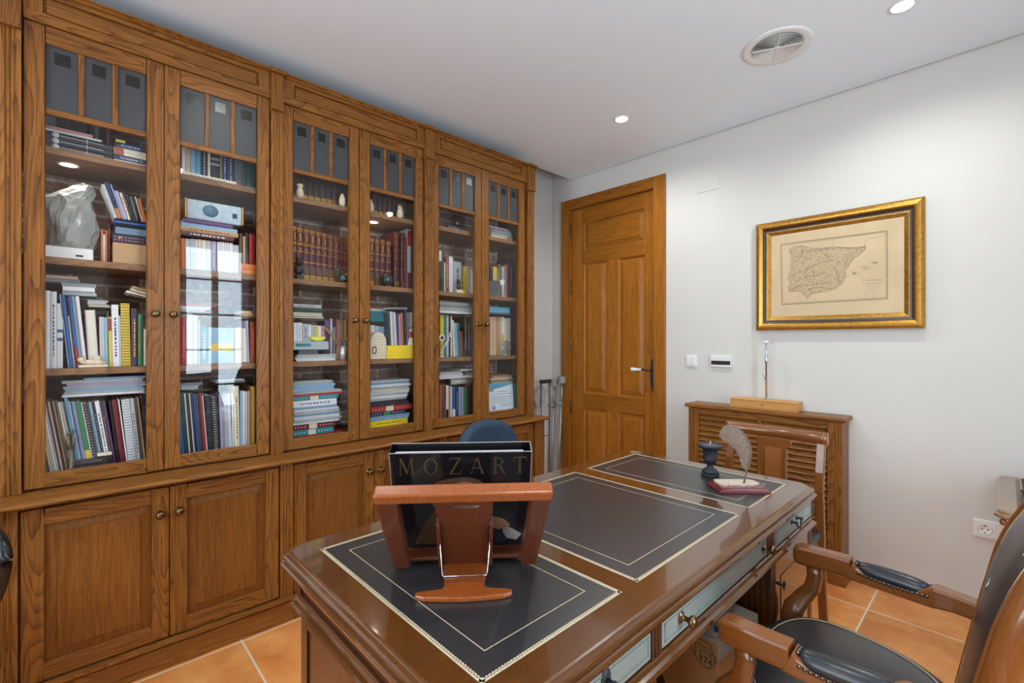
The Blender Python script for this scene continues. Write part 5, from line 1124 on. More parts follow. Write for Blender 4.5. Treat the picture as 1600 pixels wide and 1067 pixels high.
# top shelf
z=stack(0,3,[(70,176,.0225,'black','h','large black volume, silver label','s:lgrey'),(70,176,.0225,'black','h','middle black volume, silver label','s:lgrey'),(70,176,.0225,'black','h','upper black volume, silver label','s:lgrey'),(70,163,.008,Wh,'p','white sheets'),(70,145,.013,'pink','s','dusty pink book')],SZ[3],-2.49,.2,ctx='left stack')
for k in range(3):
    c=obj('silver_label',MB().lathe([(0,0),(.0105,0),(.0105,.001),(0,.001)],(-2.4872,yat(87,-2.487),SZ[3]+.011+.0225*k),20,'x'),plain('silver_label',(214,216,216),.4)); bk_=[o for o in bpy.data.objects if o.get('label','').startswith(['large black vol','middle black vol','upper black vol'][k])][0]; c.parent=bk_; c.matrix_parent_inverse=Matrix.Translation(-WORLD[bk_.name])
row(0,3,[(70,87,160,Lg,'h',0,'pale grey hardback'),(89,110,165,'dgrey','h',0,'dark grey red-footed hardback','f:red'),(112,135,172,'dgrey','h',0,'charcoal hardback'),(137,146,176,'black','h',0,'black hardback'),(147,155,180,'grey','s',0,'grey book','lgrey'),(156,166,182,'dred','h',0,'dark red book'),(167,171,185,'pink','s',0,'thin pink book'),(172,177,186,'dred','h',0,'narrow dark red book')],xf=-2.70,D=.07,ctx='in rear row ',grp='books behind the black volumes')
stack(0,3,[(178.5,232,.0115,Wh,'s','white paperback','d:grey'),(177.5,232,.020,'navy','h','navy book with explorer name','L:  Cristóbal C:white'),(178,232,.0145,'cream','s','cream book with red end','f:rust'),(177.5,232,.0145,'cream','s','second red-ended cream book','f:rust'),(181,232,.023,'navy','h','navy book, small white mark','d:lblue'),(181,196,.011,'yellow','b','small yellow box')],SZ[3],-2.49,.17,ctx='right stack')
# bottom shelf
L8=8
row(0,0,[(71,73.8,628,Wh,'s',L8,'white magazine'),(74,79,629,'dgrey','s',L8,'dark grey magazine'),(79.4,82.4,629,'cream','s',L8,'cream magazine'),(82.7,86.6,630,'beige','s',L8,'beige magazine'),(86.9,91,628,Wh,'s',L8,'broad white magazine'),(91.3,93.8,627,Lg,'s',L8,'pale grey magazine'),(94,96.6,626,'dred','s',L8,'dark red magazine'),(96.9,99.6,626,'cream','s',L8,'thin cream magazine'),(99.9,103.6,625,'black','s',L8,'black magazine'),(104,106.4,625,'tan','s',L8,'tan magazine'),(106.6,108.8,625,'brown','s',L8,'brown magazine'),(109,111.8,625,'olive','s',L8,'olive magazine'),(112,115,627,Wh,'s',L8,'white booklet'),(115.3,119,626,Lg,'s',L8,'grey-white folder'),(119.4,122.2,626,'dgrey','s',L8,'charcoal booklet'),(122.5,127.5,616,'sky','s',L8,'tall sky blue magazine'),(127.8,129.6,625,Wh,'s',L8,'slim white magazine'),(129.8,132.6,626,'blue','s',L8,'blue magazine'),(132.8,135,626,'lblue','s',L8,'light blue magazine'),(135.2,137.4,626,'lilac','s',L8,'lilac magazine'),(137.8,146,625,'green','s',8,'green book','f:yellow'),(146.4,148,627,Wh,'s',8,'very thin white booklet'),(148.2,154.5,627,'black','w',8,'black spiral notebook','lgrey'),(155,158,628,'dgrey','s',8,'grey-black notebook'),(158.3,162,627,'lblue','s',8,'slate blue magazine','navy'),(162.3,166.6,626,'black','s',8,'black notebook with blue mark','d:sky'),(167,174,625,Wh,'s',8,'white binder','navy'),(174.6,179,627,'dpurple','s',8,'dark purple book','d:tan'),(179.3,182.8,626,'purple','s',8,'purple book')],xf=-2.50,noun='magazine',D=.2,name='magazine',cat='magazine')
row(0,0,[(183.5,188,625,'black','h',6,'black book'),(188.6,197.4,624,'dred','h',6,'thick dark red book'),(198,200.4,623,Wh,'s',6,'slim white book'),(201,213.4,623,Wh,'w',5,'thick white wire-bound notebook','grey'),(214,220,622,Lg,'s',5,'pale grey dark-lettered book','navy'),(220.4,222.6,622,'brown','s',5,'thin brown book'),(222.8,225,621,'dgrey','s',5,'thin charcoal book'),(225.4,227.8,620,'tan','s',5,'thin tan book'),(228,232,620,'black','s',4,'narrow black book')],xf=-2.50,D=.2,ctx='in right part ',grp='books at the right of the bottom shelf')
stack(0,0,[(96,228,.011,Wh,'p','white paper bundle'),(99,229,.010,Lg,'p','pale grey paper bundle'),(101,226,.011,'lblue','p','bluish paper bundle'),(98,231,.010,Lg,'p','creased grey paper bundle'),(104,228,.010,'lilac','p','lilac paper bundle'),(96,225,.013,Lg,'p','thick grey paper bundle'),(130,231,.008,'lblue','p','thin bluish paper bundle')],1.082,-2.50,.2,ctx='paper pile',yaw=1.5)
cy0,cy1=yat(115.5,-2.468),yat(175,-2.468)
for k in range(2):
    t=thing('disc_case',['lower dark disc case in front of the magazines on the bottom shelf','upper dark disc case in front of the magazines on the bottom shelf'][k],'case',(-2.53,(cy0+cy1)/2,SZ[0]+.024*k),'dark disc cases')
    z=SZ[0]+.026*k; obj('case',MB().box(-2.493,-2.468,cy0,cy1,z,z+.022),plain('smoked_clear',(40,42,46),.1,coat=.6),t,bev=.002); obj('label_strip',MB().box(-2.4684,-2.4676,cy0+.02,cy1-.03,z+.008,z+.015),pc('dgrey'),t)
stack(0,0,[(152,175,.012,'ivory','b','small ivory box on disc cases')],SZ[0]+.052,-2.468,.024)
t=thing('statuette','small grey statuette of standing figures in front of magazines, bottom shelf','figurine',(-2.468,yat(118,-2.468),SZ[0]))
gs=plain('grey_pewter',(128,124,116),.4,metal=.3,noise=.3,nscale=90); y=yat(111,-2.475)
obj('base',MB().lathe([(.011,0),(.010,.01),(.005,.03),(.005,.09)],(-2.482,y,SZ[0]),14),gs,t)
for k,dz in enumerate((0,.008)): obj('figure',MB().tube([(-2.482,y+(k-.5)*.014,SZ[0]+.088),(-2.482,y+(k-.5)*.016,SZ[0]+.12+dz),(-2.482,y+(k-.5)*.014,SZ[0]+.145+dz)],.0055,8,scale=[.8,1.2,.7]).ball((-2.482,y+(k-.5)*.014,SZ[0]+.153+dz),.006),gs,t)
# --- second door
row(1,3,[(281.5,284,205,'dred','h',0,'thin dark red book'),(284.3,289.6,222,Wh,'s',0,'white paperback'),(290,297.3,226,'beige','s',0,'beige-grey paperback'),(297.7,305.2,230,'lblue','s',0,'light blue paperback'),(305.6,313.6,232,'sky','s',0,'sky blue paperback'),(314.6,324,220,'black','h',0,'black book','lgrey'),(324.6,328.6,224,'cream','s',0,'narrow cream book'),(329,343,222,'black','h',0,'wide black book with grey lettering','m:grey'),(343.6,347.2,230,'olive','s',0,'narrow olive book'),(348,355,235,'navy','h',0,'navy book','lgrey'),(355.4,366,238,'navy','h',0,'broad navy book','grey'),(366.5,380,240,'dgrey','h',0,'dark grey book'),(380.5,385,245,'dgreen','h',0,'dark green book'),(385.5,399,246,'dgreen','h',0,'broad dark green book')],xf=-2.515,D=.16)
stack(1,3,[(282,369,.017,'ivory','s','ivory book with dotted lettering','d:grey')],SZ[3],-2.487,.026)
row(1,2,[(283,289,372,'orange','h',0,'orange book'),(289.6,297,373,Lg,'s',0,'pale grey book'),(297.4,305,373,Lg,'s',0,'second pale grey book'),(305.4,309,374,Wh,'s',0,'thin white book'),(309.4,315,374,'cream','s',0,'cream book'),(315.4,322,375,'ivory','s',0,'ivory book'),(322.4,329.6,376,Lg,'s',0,'silver-grey book'),(330.4,338,377,'lilac','s',0,'lilac book with white print','d:white'),(339.4,343,378,Wh,'s',0,'first thin white booklet'),(343.4,346.6,378,Wh,'s',0,'second thin white booklet'),(347,350.2,378,Wh,'s',0,'third thin white booklet'),(350.6,353.8,379,Wh,'s',0,'fourth thin white booklet'),(354.2,357.4,379,Wh,'s',0,'fifth thin white booklet'),(357.8,364,380,Wh,'s',0,'broad white booklet'),(364.4,373,383,Lg,'s',0,'wide pale grey booklet'),(374.4,379.4,365,'brown','h',0,'brown book'),(379.8,383.4,369,'tan','s',0,'tan book'),(383.8,389,364,'black','h',0,'black book'),(389.6,398,366,'red','h',0,'red book')],xf=-2.50,D=.17)
z=stack(1,2,[(283,365,.022,'maroon','h','maroon book','d:white'),(282,372,.021,'tan','h','gold-tan book','d:brown'),(284,371,.017,'lblue','s','pale blue book'),(286,364,.019,'purple','h','purple book')],zat(300,371,-2.49)+.004,-2.49,.17,ctx='pile on row')
t=thing('decorated_tin','long pale blue decorated box with gilt ends on the purple book','box',(-2.58,.45,z)); y0,y1=yat(288,-2.485),yat(381,-2.485)
obj('tin_body',MB().box(-2.63,-2.485,y0+.008,y1-.008,z+.001,z+.088),plain('tin_blue',(176,194,204),.35,noise=.12,nscale=60),t,bev=.006)
for a in ((y0,y0+.009),(y1-.009,y1)): obj('gilt_end',MB().box(-2.632,-2.482,a[0],a[1],z+.0008,z+.090),gold,t,bev=.003)
m=MB(); m.add([(-2.4845,(y0+y1)/2-.018+.030*math.cos(2*PI*i/28),z+.046+.026*math.sin(2*PI*i/28)) for i in range(28)],[tuple(range(28))]); m.v=[Vector((v.x+.0001,v.y,v.z)) for v in m.v]
mm=MB(); mm.lathe([(0,0),(1,0),(1,.001),(0,.001)],(0,0,0),28,'x'); mm.v=[Vector((-2.4848+v.x,(y0+y1)/2-.018+v.y*.031,z+.046+v.z*.027)) for v in mm.v]
obj('oval_scene',mm,plain('oval_scene',(92,128,152),.4,noise=.35,nscale=50),t)
mm=MB().box(-2.4852,-2.4838,y1-.048,y1-.028,z+.03,z+.052); obj('blue_mark',mm,pc('navy'),t)
stack(1,2,[(377,400,.024,'orange','b','bright orange packet'),(376,400,.024,'orange','b','upper bright orange packet')],SZ[2],-2.468,.028,ctx='pair')
row(1,1,[(283,291.6,495,'red','h',0,'red patterned book','d:pink'),(292.4,301,490,Wh,'h',0,'white binder'),(301.4,309,492,Wh,'h',0,'second white binder'),(310,313,500,Lg,'s',0,'thin pale grey book'),(314,324.4,510,'teal','s',0,'grey-teal book','d:white'),(325.4,366,512,'lblue','b',0,'large pale blue file box','c:yellow'),(367.2,376.6,512,'ivory','s',0,'ivory card album'),(377.2,385.6,512,'cream','r',0,'cream album with pages facing out'),(386.2,390.4,501,'lilac','s',2,'lilac book'),(391,399,503,'rust','h',0,'rust patterned book','d:pink')],xf=-2.50,D=.16)
stack(1,1,[(283,322,.012,Lg,'p','pale grey papers'),(283,330,.012,Wh,'p','white papers'),(284,338,.008,'red','s','thin red booklet')],zat(296,489,-2.50)+.006,-2.50,.15,ctx='pile on row')
stack(1,1,[(377,400,.012,'brown','s','brown book'),(378,396,.014,'tan','s','tan book'),(377,394,.012,'beige','s','beige book')],zat(390,500,-2.50)+.006,-2.50,.14,ctx='right pile')
row(1,0,[(283,289,612,'blue','s',4,'blue magazine'),(289.4,295,613,'dgreen','s',4,'dark green magazine'),(295.6,298,614,Wh,'s',4,'thin white magazine'),(298.4,302.6,614,'dbrown','s',4,'dark brown magazine'),(303,305,614,Wh,'s',4,'slim white magazine'),(305.4,309.2,614,'navy','s',4,'navy magazine'),(309.6,312.4,615,'blue','s',4,'bright blue magazine'),(312.8,316,615,'dgrey','s',4,'charcoal magazine'),(316.4,319,616,'dbrown','s',4,'thin dark brown magazine'),(319.4,323,615,'red','s',4,'red magazine'),(323.4,325,617,Wh,'s',4,'very thin white magazine'),(325.4,334.4,617,'black','w',3,'black wire-bound notebook','dgrey'),(335,342,619,'black','w',3,'wire-bound notebook with white coils','white'),(342.4,344.8,617,'black','s',3,'thin black notebook'),(345.4,352,615,'lilac','p',2,'lilac-white papers'),(352.4,357.4,614,Lg,'p',2,'pale grey papers'),(357.8,363,613,Wh,'p',2,'white papers'),(363.4,366,614,Wh,'s',1,'thin white booklet'),(366.6,375,603,'ivory','h',1,'thick ivory mottled book','olive'),(375.4,379,611,'lblue','s',0,'light blue book'),(379.4,382.4,611,Wh,'s',0,'narrow white book'),(382.8,386.4,612,Lg,'s',0,'grey-white book'),(387,392.6,611,'tan','h',0,'tan book'),(393,399,604,'gold','h',0,'golden brown book')],xf=-2.50,D=.2)
stack(1,0,[(283,312,.018,Lg,'p','pale grey paper bundle'),(283,318,.012,'grey','p','grey paper bundle')],zat(300,611,-2.50)+.008,-2.50,.18,ctx='left pile')
stack(1,0,[(340,383,.010,'dgrey','s','charcoal folder'),(338,382,.008,Lg,'p','pale papers')],zat(360,603,-2.50)+.014,-2.50,.18,ctx='right pile')
# --- third door: dark volumes, maroon encyclopaedia
vols=[458.6,471.3,481.2,491,500.8,510.3,519.8,528.8,537.8,546.5]
row(2,3,[(a,b-.3,262,'dbrown','v',0,'dark brown gilt volume','k:gold') for a,b in zip(vols,vols[1:])],xf=-2.52,D=.17,noun='volume',name='encyclopedia_volume',grp='dark gilt volumes on the top shelf')
enc=[457.5,464.4,474.6,484,494,503,513,522.3,530.6,537.4,543.6,549]
row(2,2,[(a,b-.4,352+2.3*i,'maroon','v',0,'maroon gilt volume','g:gold+f:brown') for i,(a,b) in enumerate(zip(enc,enc[1:]))],xf=-2.54,D=.17,noun='volume',name='encyclopedia_volume',grp='maroon gilt volumes on the second shelf')  # brown spine foot is a reflection put into the colour
def owl(label,px,s,xf=-2.472,h=.072,dark=None,kind='owl'):
    y=yat(px,xf); z=SZ[s]; m=dark or iv; t=thing('figurine',label,'figurine',(xf,y,z)); k=h/.072
    obj('body',MB().lathe([(0,z),(.014*k,z),(.017*k,z+.012*k),(.0185*k,z+.028*k),(.016*k,z+.044*k),(.011*k,z+.053*k),(0,z+.056*k)],(xf,y,0),20),m,t)
    hd=obj('head',MB().ball((xf,y,z+.060*k),(.0125*k,.014*k,.012*k)),m,t)
    for q in (-1,1): obj('ear',MB().lathe([(.0045*k,0),(.003*k,.006*k),(0,.011*k)],(xf,y+q*.008*k,z+.068*k),8),m,hd)
    e=MB()
    for q in (-1,1): e.ball((xf+.0115*k,y+q*.005*k,z+.062*k),(.001*k,.003*k,.003*k),0,8,5)
    obj('eye',e,black,hd)
def bottle(label,px,s,prof,mat,xf=-2.474):
    y=yat(px,xf); o=obj('vase',MB().lathe([(r,z+SZ[s]) for r,z in prof],(xf,y,0),24),mat); return tag(o,label,'vase')
bottle('small cream vase with ringed neck, front of top shelf behind third glass door',468.5,3,[(.013,0),(.018,.012),(.0185,.028),(.013,.046),(.010,.052),(.015,.058),(.017,.063),(.014,.069),(.009,.068)],iv)
bottle('pointed cream vase, front of top shelf behind third glass door',535,3,[(.012,0),(.017,.012),(.0185,.030),(.015,.048),(.008,.063),(.003,.071),(0,.073)],iv)
bottle('cream vase at the edge of the fourth glass door, top shelf',579.5,3,[(.012,0),(.016,.014),(.017,.034),(.011,.056),(.006,.068),(.008,.074)],iv,-2.48)
owl('cream owl figurine, front of top shelf behind fourth glass door',625,3,-2.48,.078)
dk=plain('black_bronze',(40,40,44),.4,noise=.4,nscale=120)
y=yat(467,-2.478); t=thing('bust','small black bust before maroon volumes, second shelf, third glass door','bust',(-2.478,y,SZ[2]))
obj('base',MB().box(-2.494,-2.462,y-.016,y+.016,SZ[2],SZ[2]+.02),dk,t,bev=.002); obj('shoulders',MB().ball((-2.478,y,SZ[2]+.045),(.014,.021,.026)),dk,t); obj('head',MB().ball((-2.476,y,SZ[2]+.088),(.015,.016,.022)).ball((-2.463,y,SZ[2]+.086),(.005,.004,.006)),dk,t)
y=yat(537,-2.478); gg=plain('green_glass',(34,50,40),.2,coat=.3)
t=thing('glass_bird','dark green glass bird at the corner of second shelf, third glass door','figurine',(-2.478,y,SZ[2]))
obj('body',MB().ball((-2.478,y+.004,SZ[2]+.026),(.018,.030,.025)),gg,t); obj('tail',MB().tube([(-2.478,y-.015,SZ[2]+.035),(-2.478,y-.030,SZ[2]+.07),(-2.478,y-.036,SZ[2]+.10)],.008,8,scale=[1.2,1,.4]),gg,t)
# third shelf, third door
z=stack(2,1,[(462,527,.012,Wh,'p','white papers with dark clip'),(461,529,.012,Wh,'p','white papers'),(463,528,.011,Lg,'p','pale grey papers')],SZ[1],-2.485,.2,ctx='paper pile')
stack(2,1,[(466,497,.022,'dgrey','b','dark flat box')],z,-2.487,.16)
zt=z+.023
y0,y1=yat(458.5,-2.478),yat(514,-2.478); t=thing('pencil_tin','grey pencil tin with the makers name, on papers, third shelf, third glass door','tin',(-2.56,(y0+y1)/2,zt))
obj('tin_body',MB().box(-2.64,-2.478,y0,y1,zt,zt+.044),plain('tin_grey',(168,176,182),.35,metal=.2),t,bev=.003)
obj('tin_band',MB().box(-2.4785,-2.4775,y0+.012,y0+.088,zt+.017,zt+.034),pc('teal'),t)
tx=text_mb('Faber-Castell',.0125,'LEFT'); obj('lettering',MB().add([(-2.4770,y0+.014+v.x*.86,zt+.0255+v.y) for v in tx.v],tx.f),black,t)
zt2=zt+.0445
row(2,1,[(459,464,504,Wh,'s',0,'white paperback'),(464.4,472.4,504,Wh,'s',0,'broad white paperback','grey'),(473,481.6,506,Lg,'s',0,'pale grey paperback','dgrey'),(482,486.6,507,Wh,'s',0,'narrow white paperback'),(487,492.4,508,Lg,'s',0,'silver-white paperback','grey'),(492.8,497,508,'yellow','s',0,'yellow paperback'),(497.4,502,509,Wh,'s',0,'slim white paperback'),(502.4,507.4,509,'pink','s',0,'pinkish paperback'),(507.8,514.4,500,'purple','s',0,'purple paperback')],xf=-2.515,z0=zt2,D=.11,ctx='on tin ',grp='paperbacks standing on the pencil tin')
zz=zat(482,503,-2.515)
stack(2,1,[(473,509,.014,'dbrown','s','dark brown book'),(458,508,.008,'cream','p','cream papers'),(458,505,.022,'cream','p','thick cream papers'),(459,502,.024,'dgreen','h','dark green volume','d:black'),(458.5,502,.018,Lg,'h','pale grey volume','d:dred')],zz+.006,-2.515,.1,ctx='pile over paperbacks')  # dark brown slab stands in for the shaded gap under the papers
row(2,1,[(516,519.4,498,Wh,'s',0,'white book'),(520.4,524.4,511,'lilac','s',0,'lilac book'),(526,531.6,499,'pink','s',0,'pinkish grey book'),(532,534.6,500,'tan','s',0,'tan book'),(535,537.6,500,'green','s',0,'green book'),(538,541,500,'orange','s',0,'orange book'),(541.4,545,499,'brown','s',0,'brown book'),(545.4,548.5,498,'tan','s',0,'narrow tan book')],xf=-2.60,D=.12,ctx='in rear row ',grp='books behind the pen cup')
yt=yat(498,-2.472); m=MB(); rr=[]
for k in range(15):
    a=PI+PI*k/14; rr.append((yt+.041*math.cos(a),zt2+.024+.022*math.sin(a)))
tape=MB().prism(rr,-2.499,-2.480,'x'); t=tag(obj('tape_dispenser',tape,plain('lime_yellow',(220,224,60),.35),bev=.002),'lime yellow tape dispenser on the pencil tin, third shelf, third glass door','dispenser')
y=yat(536,-2.482); t=thing('pen_cup','silver cup of pens at the right of third shelf, third glass door','pen cup',(-2.482,y,SZ[1]))
obj('cup',MB().lathe([(.017,0),(.0185,.075),(.0165,.075),(.0155,.004),(0,.004)],(-2.482,y,SZ[1]),20),plain('cup_silver',(206,206,200),.25,metal=.5),t)
for k,(cn,dy,dx,h) in enumerate((('red',-.012,.004,.118),('blue',.004,.008,.112),('navy',.012,-.004,.105),('orange',.009,.006,.122),('dgrey',-.004,-.006,.108))):
    tag(obj('pen',MB().tube([(-2.482,y+dy*.3,SZ[1]+.007),(-2.482+dx*.9,y+dy,SZ[1]+.075),(-2.482+dx*1.6,y+dy*1.8,SZ[1]+h)],.0035,8),pc(cn)),'%s pen in the silver cup behind third glass door'%{'red':'red','blue':'blue','navy':'navy blue','orange':'orange','dgrey':'dark grey'}[cn],'pen','pens in the silver cup')
y=yat(518,-2.475); tag(obj('carved_stick',MB().tube([(-2.475,yat(528,-2.475),SZ[1]+.085),(-2.474,yat(522,-2.475),SZ[1]+.12),(-2.476,yat(514,-2.475),SZ[1]+.155),(-2.472,yat(506,-2.475),SZ[1]+.178)],.008,8,scale=[.9,1.2,1,.5]).tube([(-2.477,yat(526,-2.477),SZ[1]+.002),(-2.476,yat(527,-2.476),SZ[1]+.05),(-2.475,yat(528,-2.475),SZ[1]+.088)],.005,8),plain('carved_wood',(140,116,84),.6,noise=.3,nscale=120)),'twisted carved wooden stick leaning by the pen cup','stick')
# bottom shelf, third door
stack(2,0,[(458,537,.022,'red','s','red folder'),(458,522,.030,'teal','b','green binder','n:white+c:cream'),(458,526,.028,'dred','b','dark red binder','n:white+c:cream'),(458,531,.014,Wh,'p','white paper bundle'),(458,533,.012,Lg,'p','pale grey paper bundle'),(459,532,.013,Wh,'p','creased white paper bundle'),(458,533,.012,'lblue','p','bluish paper bundle'),(458,530,.014,Lg,'p','uneven grey paper bundle'),(459,531,.012,Wh,'p','thin white paper bundle'),(458,528,.012,'lblue','p','blue-white paper bundle'),(458,526,.034,Wh,'b','thick white binder','d:blue'),(458,529,.022,'teal','b','upper green binder','n:white+c:cream'),(458,535,.012,'red','s','thin red folder'),(458,535,.014,Lg,'p','grey paper bundle'),(458,524,.036,'lblue','p','thick bluish paper roll'),(458,520,.016,Lg,'p','topmost grey paper bundle')],SZ[0],-2.485,.2,ctx='stack',yaw=1)
for k,(a,b,c,e,cn) in enumerate(((533,608,547,632,'ivory'),(530,655,546,636,'tan'),(531,640,547,655,'olive'),(536,664,548,648,'tan'))):
    xf=-2.60; p=[(xf,yat(a,xf),zat(a,b,xf)),(xf+.02,yat((a+c)/2,xf),zat((a+c)/2,(b+e)/2,xf)+.012*(-1)**k),(xf-.01,yat(c,xf),zat(c,e,xf)),(xf-.03,yat(c,xf)+.02,SZ[0]+.06),(xf-.03,yat(c,xf)+.03,SZ[0]+.004)]
    tag(obj('cable',MB().tube(p,.0024,6),pc(cn)),'%s coiled cable beside the paper stack, bottom shelf, third glass door'%['ivory','tan upper','olive','tan lower'][k],'cable','loose cables on the bottom shelf')
# --- fourth door
vols=[583.6,591,599,606.6,614,621.2,629.6,637,645,651]
row(3,3,[(a,b-.4,300+2*i,'dbrown','v',0,'dark brown gilt volume','k:gold') for i,(a,b) in enumerate(zip(vols,vols[1:]))],xf=-2.53,D=.16,noun='volume',name='encyclopedia_volume',grp='dark gilt volumes on the top shelf, fourth door')
row(3,2,[(577,585,371,'maroon','v',0,'maroon gilt volume','g:gold+f:brown'),(586,593.4,373,'maroon','v',0,'maroon gilt volume','g:gold+f:brown'),(594.6,602,374,'maroon','v',0,'maroon gilt volume','g:gold+f:brown'),(603.4,611,376,'maroon','v',0,'maroon gilt volume','g:gold+f:brown'),(616,624,362,'maroon','v',0,'taller maroon gilt volume','g:gold'),(626.6,631.6,364,'maroon','v',0,'narrow tall maroon volume','g:gold'),(632.4,636,372,'dred','h',0,'dark red book'),(636.4,642.6,358,'lgrey','h',0,'tall grey book with red top','h:red+f:dred'),(643.6,648,370,'black','h',0,'black book','grey')],xf=-2.53,D=.17,noun='volume',name='encyclopedia_volume')  # brown foot on the first four spines paints in a reflection
y=yat(606,-2.482); t=thing('glass_globe','dark glass globe before maroon volumes, second shelf, fourth glass door','ornament',(-2.482,y,SZ[2]))
obj('globe',MB().ball((-2.492,y,SZ[2]+.042),(.032,.036,.038),0,22,14),plain('dark_glass',(40,48,48),.08,coat=.6),t); obj('foot',MB().lathe([(.02,0),(.018,.006),(.012,.010)],(-2.492,y,SZ[2]),18),dk,t)
y0,y1=yat(579.5,-2.474),yat(604,-2.474); t=thing('arched_box','cream arched box with black dots, third shelf behind fourth glass door','box',(-2.5,(y0+y1)/2,SZ[1]))
pr=[(y0,SZ[1]),(y1,SZ[1]),(y1,SZ[1]+.10)]+[((y0+y1)/2+(y1-y0)/2*math.cos(PI*k/12),SZ[1]+.10+.055*math.sin(PI*k/12)) for k in range(1,12)]+[(y0,SZ[1]+.10)]
obj('box_body',MB().prism(pr,-2.53,-2.476,'x'),plain('cream_card',(222,212,186),.6),t,bev=.002)
dd=MB()
for r_ in range(8):
    for c_ in range(6):
        dd.ball((-2.4758,y0+.010+(y1-y0-.02)*c_/5,SZ[1]+.02+.0155*r_),(.0006,.0022,.0022),0,6,4)
obj('dot_pattern',dd,black,t)
obj('ring_mark',MB().tube([(-2.4755,y0+.022+.012*math.cos(2*PI*i/20),SZ[1]+.052+.020*math.sin(2*PI*i/20)) for i in range(20)],.0028,6,closed=True),black,t)
z=SZ[1]+.160
row(3,1,[(580,586,508,Wh,'s',0,'white book'),(586.4,593,509,Lg,'s',0,'pale grey book'),(593.4,600,510,'lblue','s',0,'light blue book')],xf=-2.57,D=.12,ctx='behind arched box ',grp='books behind the arched box')
stack(3,1,[(579,600,.016,'black','s','black book'),(579,606,.062,'teal','b','teal box'),(579,604,.014,Wh,'p','white papers'),(579,602,.010,'rust','s','thin rust book')],zat(590,508,-2.57)+.006,-2.57,.13,ctx='pile')  # black slab stands in for the shaded gap below the teal box
row(3,1,[(609.6,612.4,488,'dgrey','s',3,'charcoal magazine'),(612.6,615.4,487,Wh,'s',3,'white magazine'),(615.8,618.4,487,Lg,'s',3,'pale grey magazine'),(618.8,621.2,488,Wh,'s',3,'slim white magazine'),(621.6,624.4,490,'purple','s',2,'purple magazine'),(624.8,627.6,492,'lilac','s',2,'lilac magazine'),(628,631.4,489,'orange','s',2,'orange magazine'),(631.8,635.4,484,'navy','s',0,'navy magazine with pale marks','n:white'),(636,640,488,'grey','s',0,'grey magazine'),(640.4,644,488,'beige','s',0,'beige magazine'),(644.4,648,488,'dgrey','s',0,'dark magazine')],xf=-2.51,D=.16,noun='magazine',name='magazine',cat='magazine')
stack(3,1,[(604,636,.012,'grey','s','grey booklet')],zat(615,486,-2.51)+.008,-2.51,.14,tilt=3)
tag(obj('yellow_box',MB().box(-2.56,-2.468,yat(605,-2.468),yat(647,-2.468),SZ[1],SZ[1]+.078) if False else MB().box(-2.507,-2.462,yat(605.5,-2.462),yat(647,-2.462),SZ[1],SZ[1]+.078),pc('byellow'),bev=.0015),'bright yellow cardboard box, front of third shelf behind fourth glass door','box')
y=yat(642,-2.485); t=thing('doll','small doll with red scarf sitting on the yellow box','doll',(-2.485,y,SZ[1]+.079))
skin=plain('doll_skin',(206,168,140),.6)
obj('skirt',MB().lathe([(.022,SZ[1]+.079),(.020,SZ[1]+.085),(.010,SZ[1]+.125),(0,SZ[1]+.13)],(-2.486,y,0),16),pc('cream'),t); obj('bodice',MB().ball((-2.486,y,SZ[1]+.138),(.011,.014,.022)),pc('red'),t); obj('head',MB().ball((-2.486,y,SZ[1]+.170),(.012,.013,.014)),skin,t); obj('hair',MB().ball((-2.489,y,SZ[1]+.175),(.012,.014,.013)),pc('brown'),t)
stack(3,0,[(579,630,.014,Wh,'p','white papers'),(579,637,.034,'byellow','s','bright yellow folder','d:olive'),(579,640,.028,'lblue','p','light blue papers'),(579,634,.022,'navy','b','navy binder','n:white+c:green'),(579,644,.032,'red','b','red binder','n:white+c:cream'),(579,640,.018,'dpurple','s','dark purple folder'),(579,637,.014,'black','s','black folder'),(579,637,.014,Lg,'p','pale grey papers'),(579,638,.014,Wh,'p','white paper bundle'),(579,640,.013,Lg,'p','grey paper bundle'),(579,641,.014,Wh,'p','creased white papers'),(579,641,.012,'cream','p','cream papers'),(579,640,.013,Lg,'p','loose grey papers'),(579,642,.014,Wh,'p','loose white papers'),(579,641,.013,'lblue','p','bluish papers'),(579,640,.013,Lg,'p','topmost grey papers')],SZ[0],-2.49,.2,ctx='stack',yaw=1)
# --- fifth door
stack(4,3,[(686,730,.012,Lg,'s','pale grey book'),(700,730,.016,'dgrey','b','dark wooden base')],SZ[3],-2.50,.12,ctx='pair')
y=yat(713,-2.54); z=SZ[3]+.0285; t=thing('brass_ornament','thin brass ornament on a dark base, top shelf behind fifth glass door','ornament',(-2.55,y,z))
obj('stem',MB().tube([(-2.55,y,z),(-2.55,y+.004,z+.06),(-2.55,y-.002,z+.12)],.002,6).tube([(-2.55,y+.03,z),(-2.55,y+.03,z+.12)],.002,6),brass,t); obj('arm',MB().tube([(-2.55,y-.03,z+.10),(-2.55,y,z+.085),(-2.55,y+.03,z+.10)],.002,6),brass,t); obj('bead',MB().ball((-2.55,y+.015,z+.04),(.008,.009,.01)),pc('pink'),t)
row(4,2,[(686,690,389,'black','s',0,'black and white book','h:white'),(690.4,693.6,391,'dgreen','s',0,'dark green book'),(694,696.2,410,'cream','s',0,'thin cream book'),(696.8,700.6,402,'rust','s',0,'rust book','d:white'),(701.6,707.6,401,Wh,'s',0,'tall white book','d:lgrey'),(708.4,721,409,Lg,'h',0,'wide pale grey dark-lettered book','d:dgrey'),(724.6,729,417,'yellow','s',0,'yellow book','d:brown'),(730,732.4,418,'ivory','s',0,'thin ivory book'),(735,737.4,421,Wh,'s',0,'narrow white book'),(737.8,741.4,422,'cream','s',0,'cream book','d:dgrey')],xf=-2.53,D=.15)
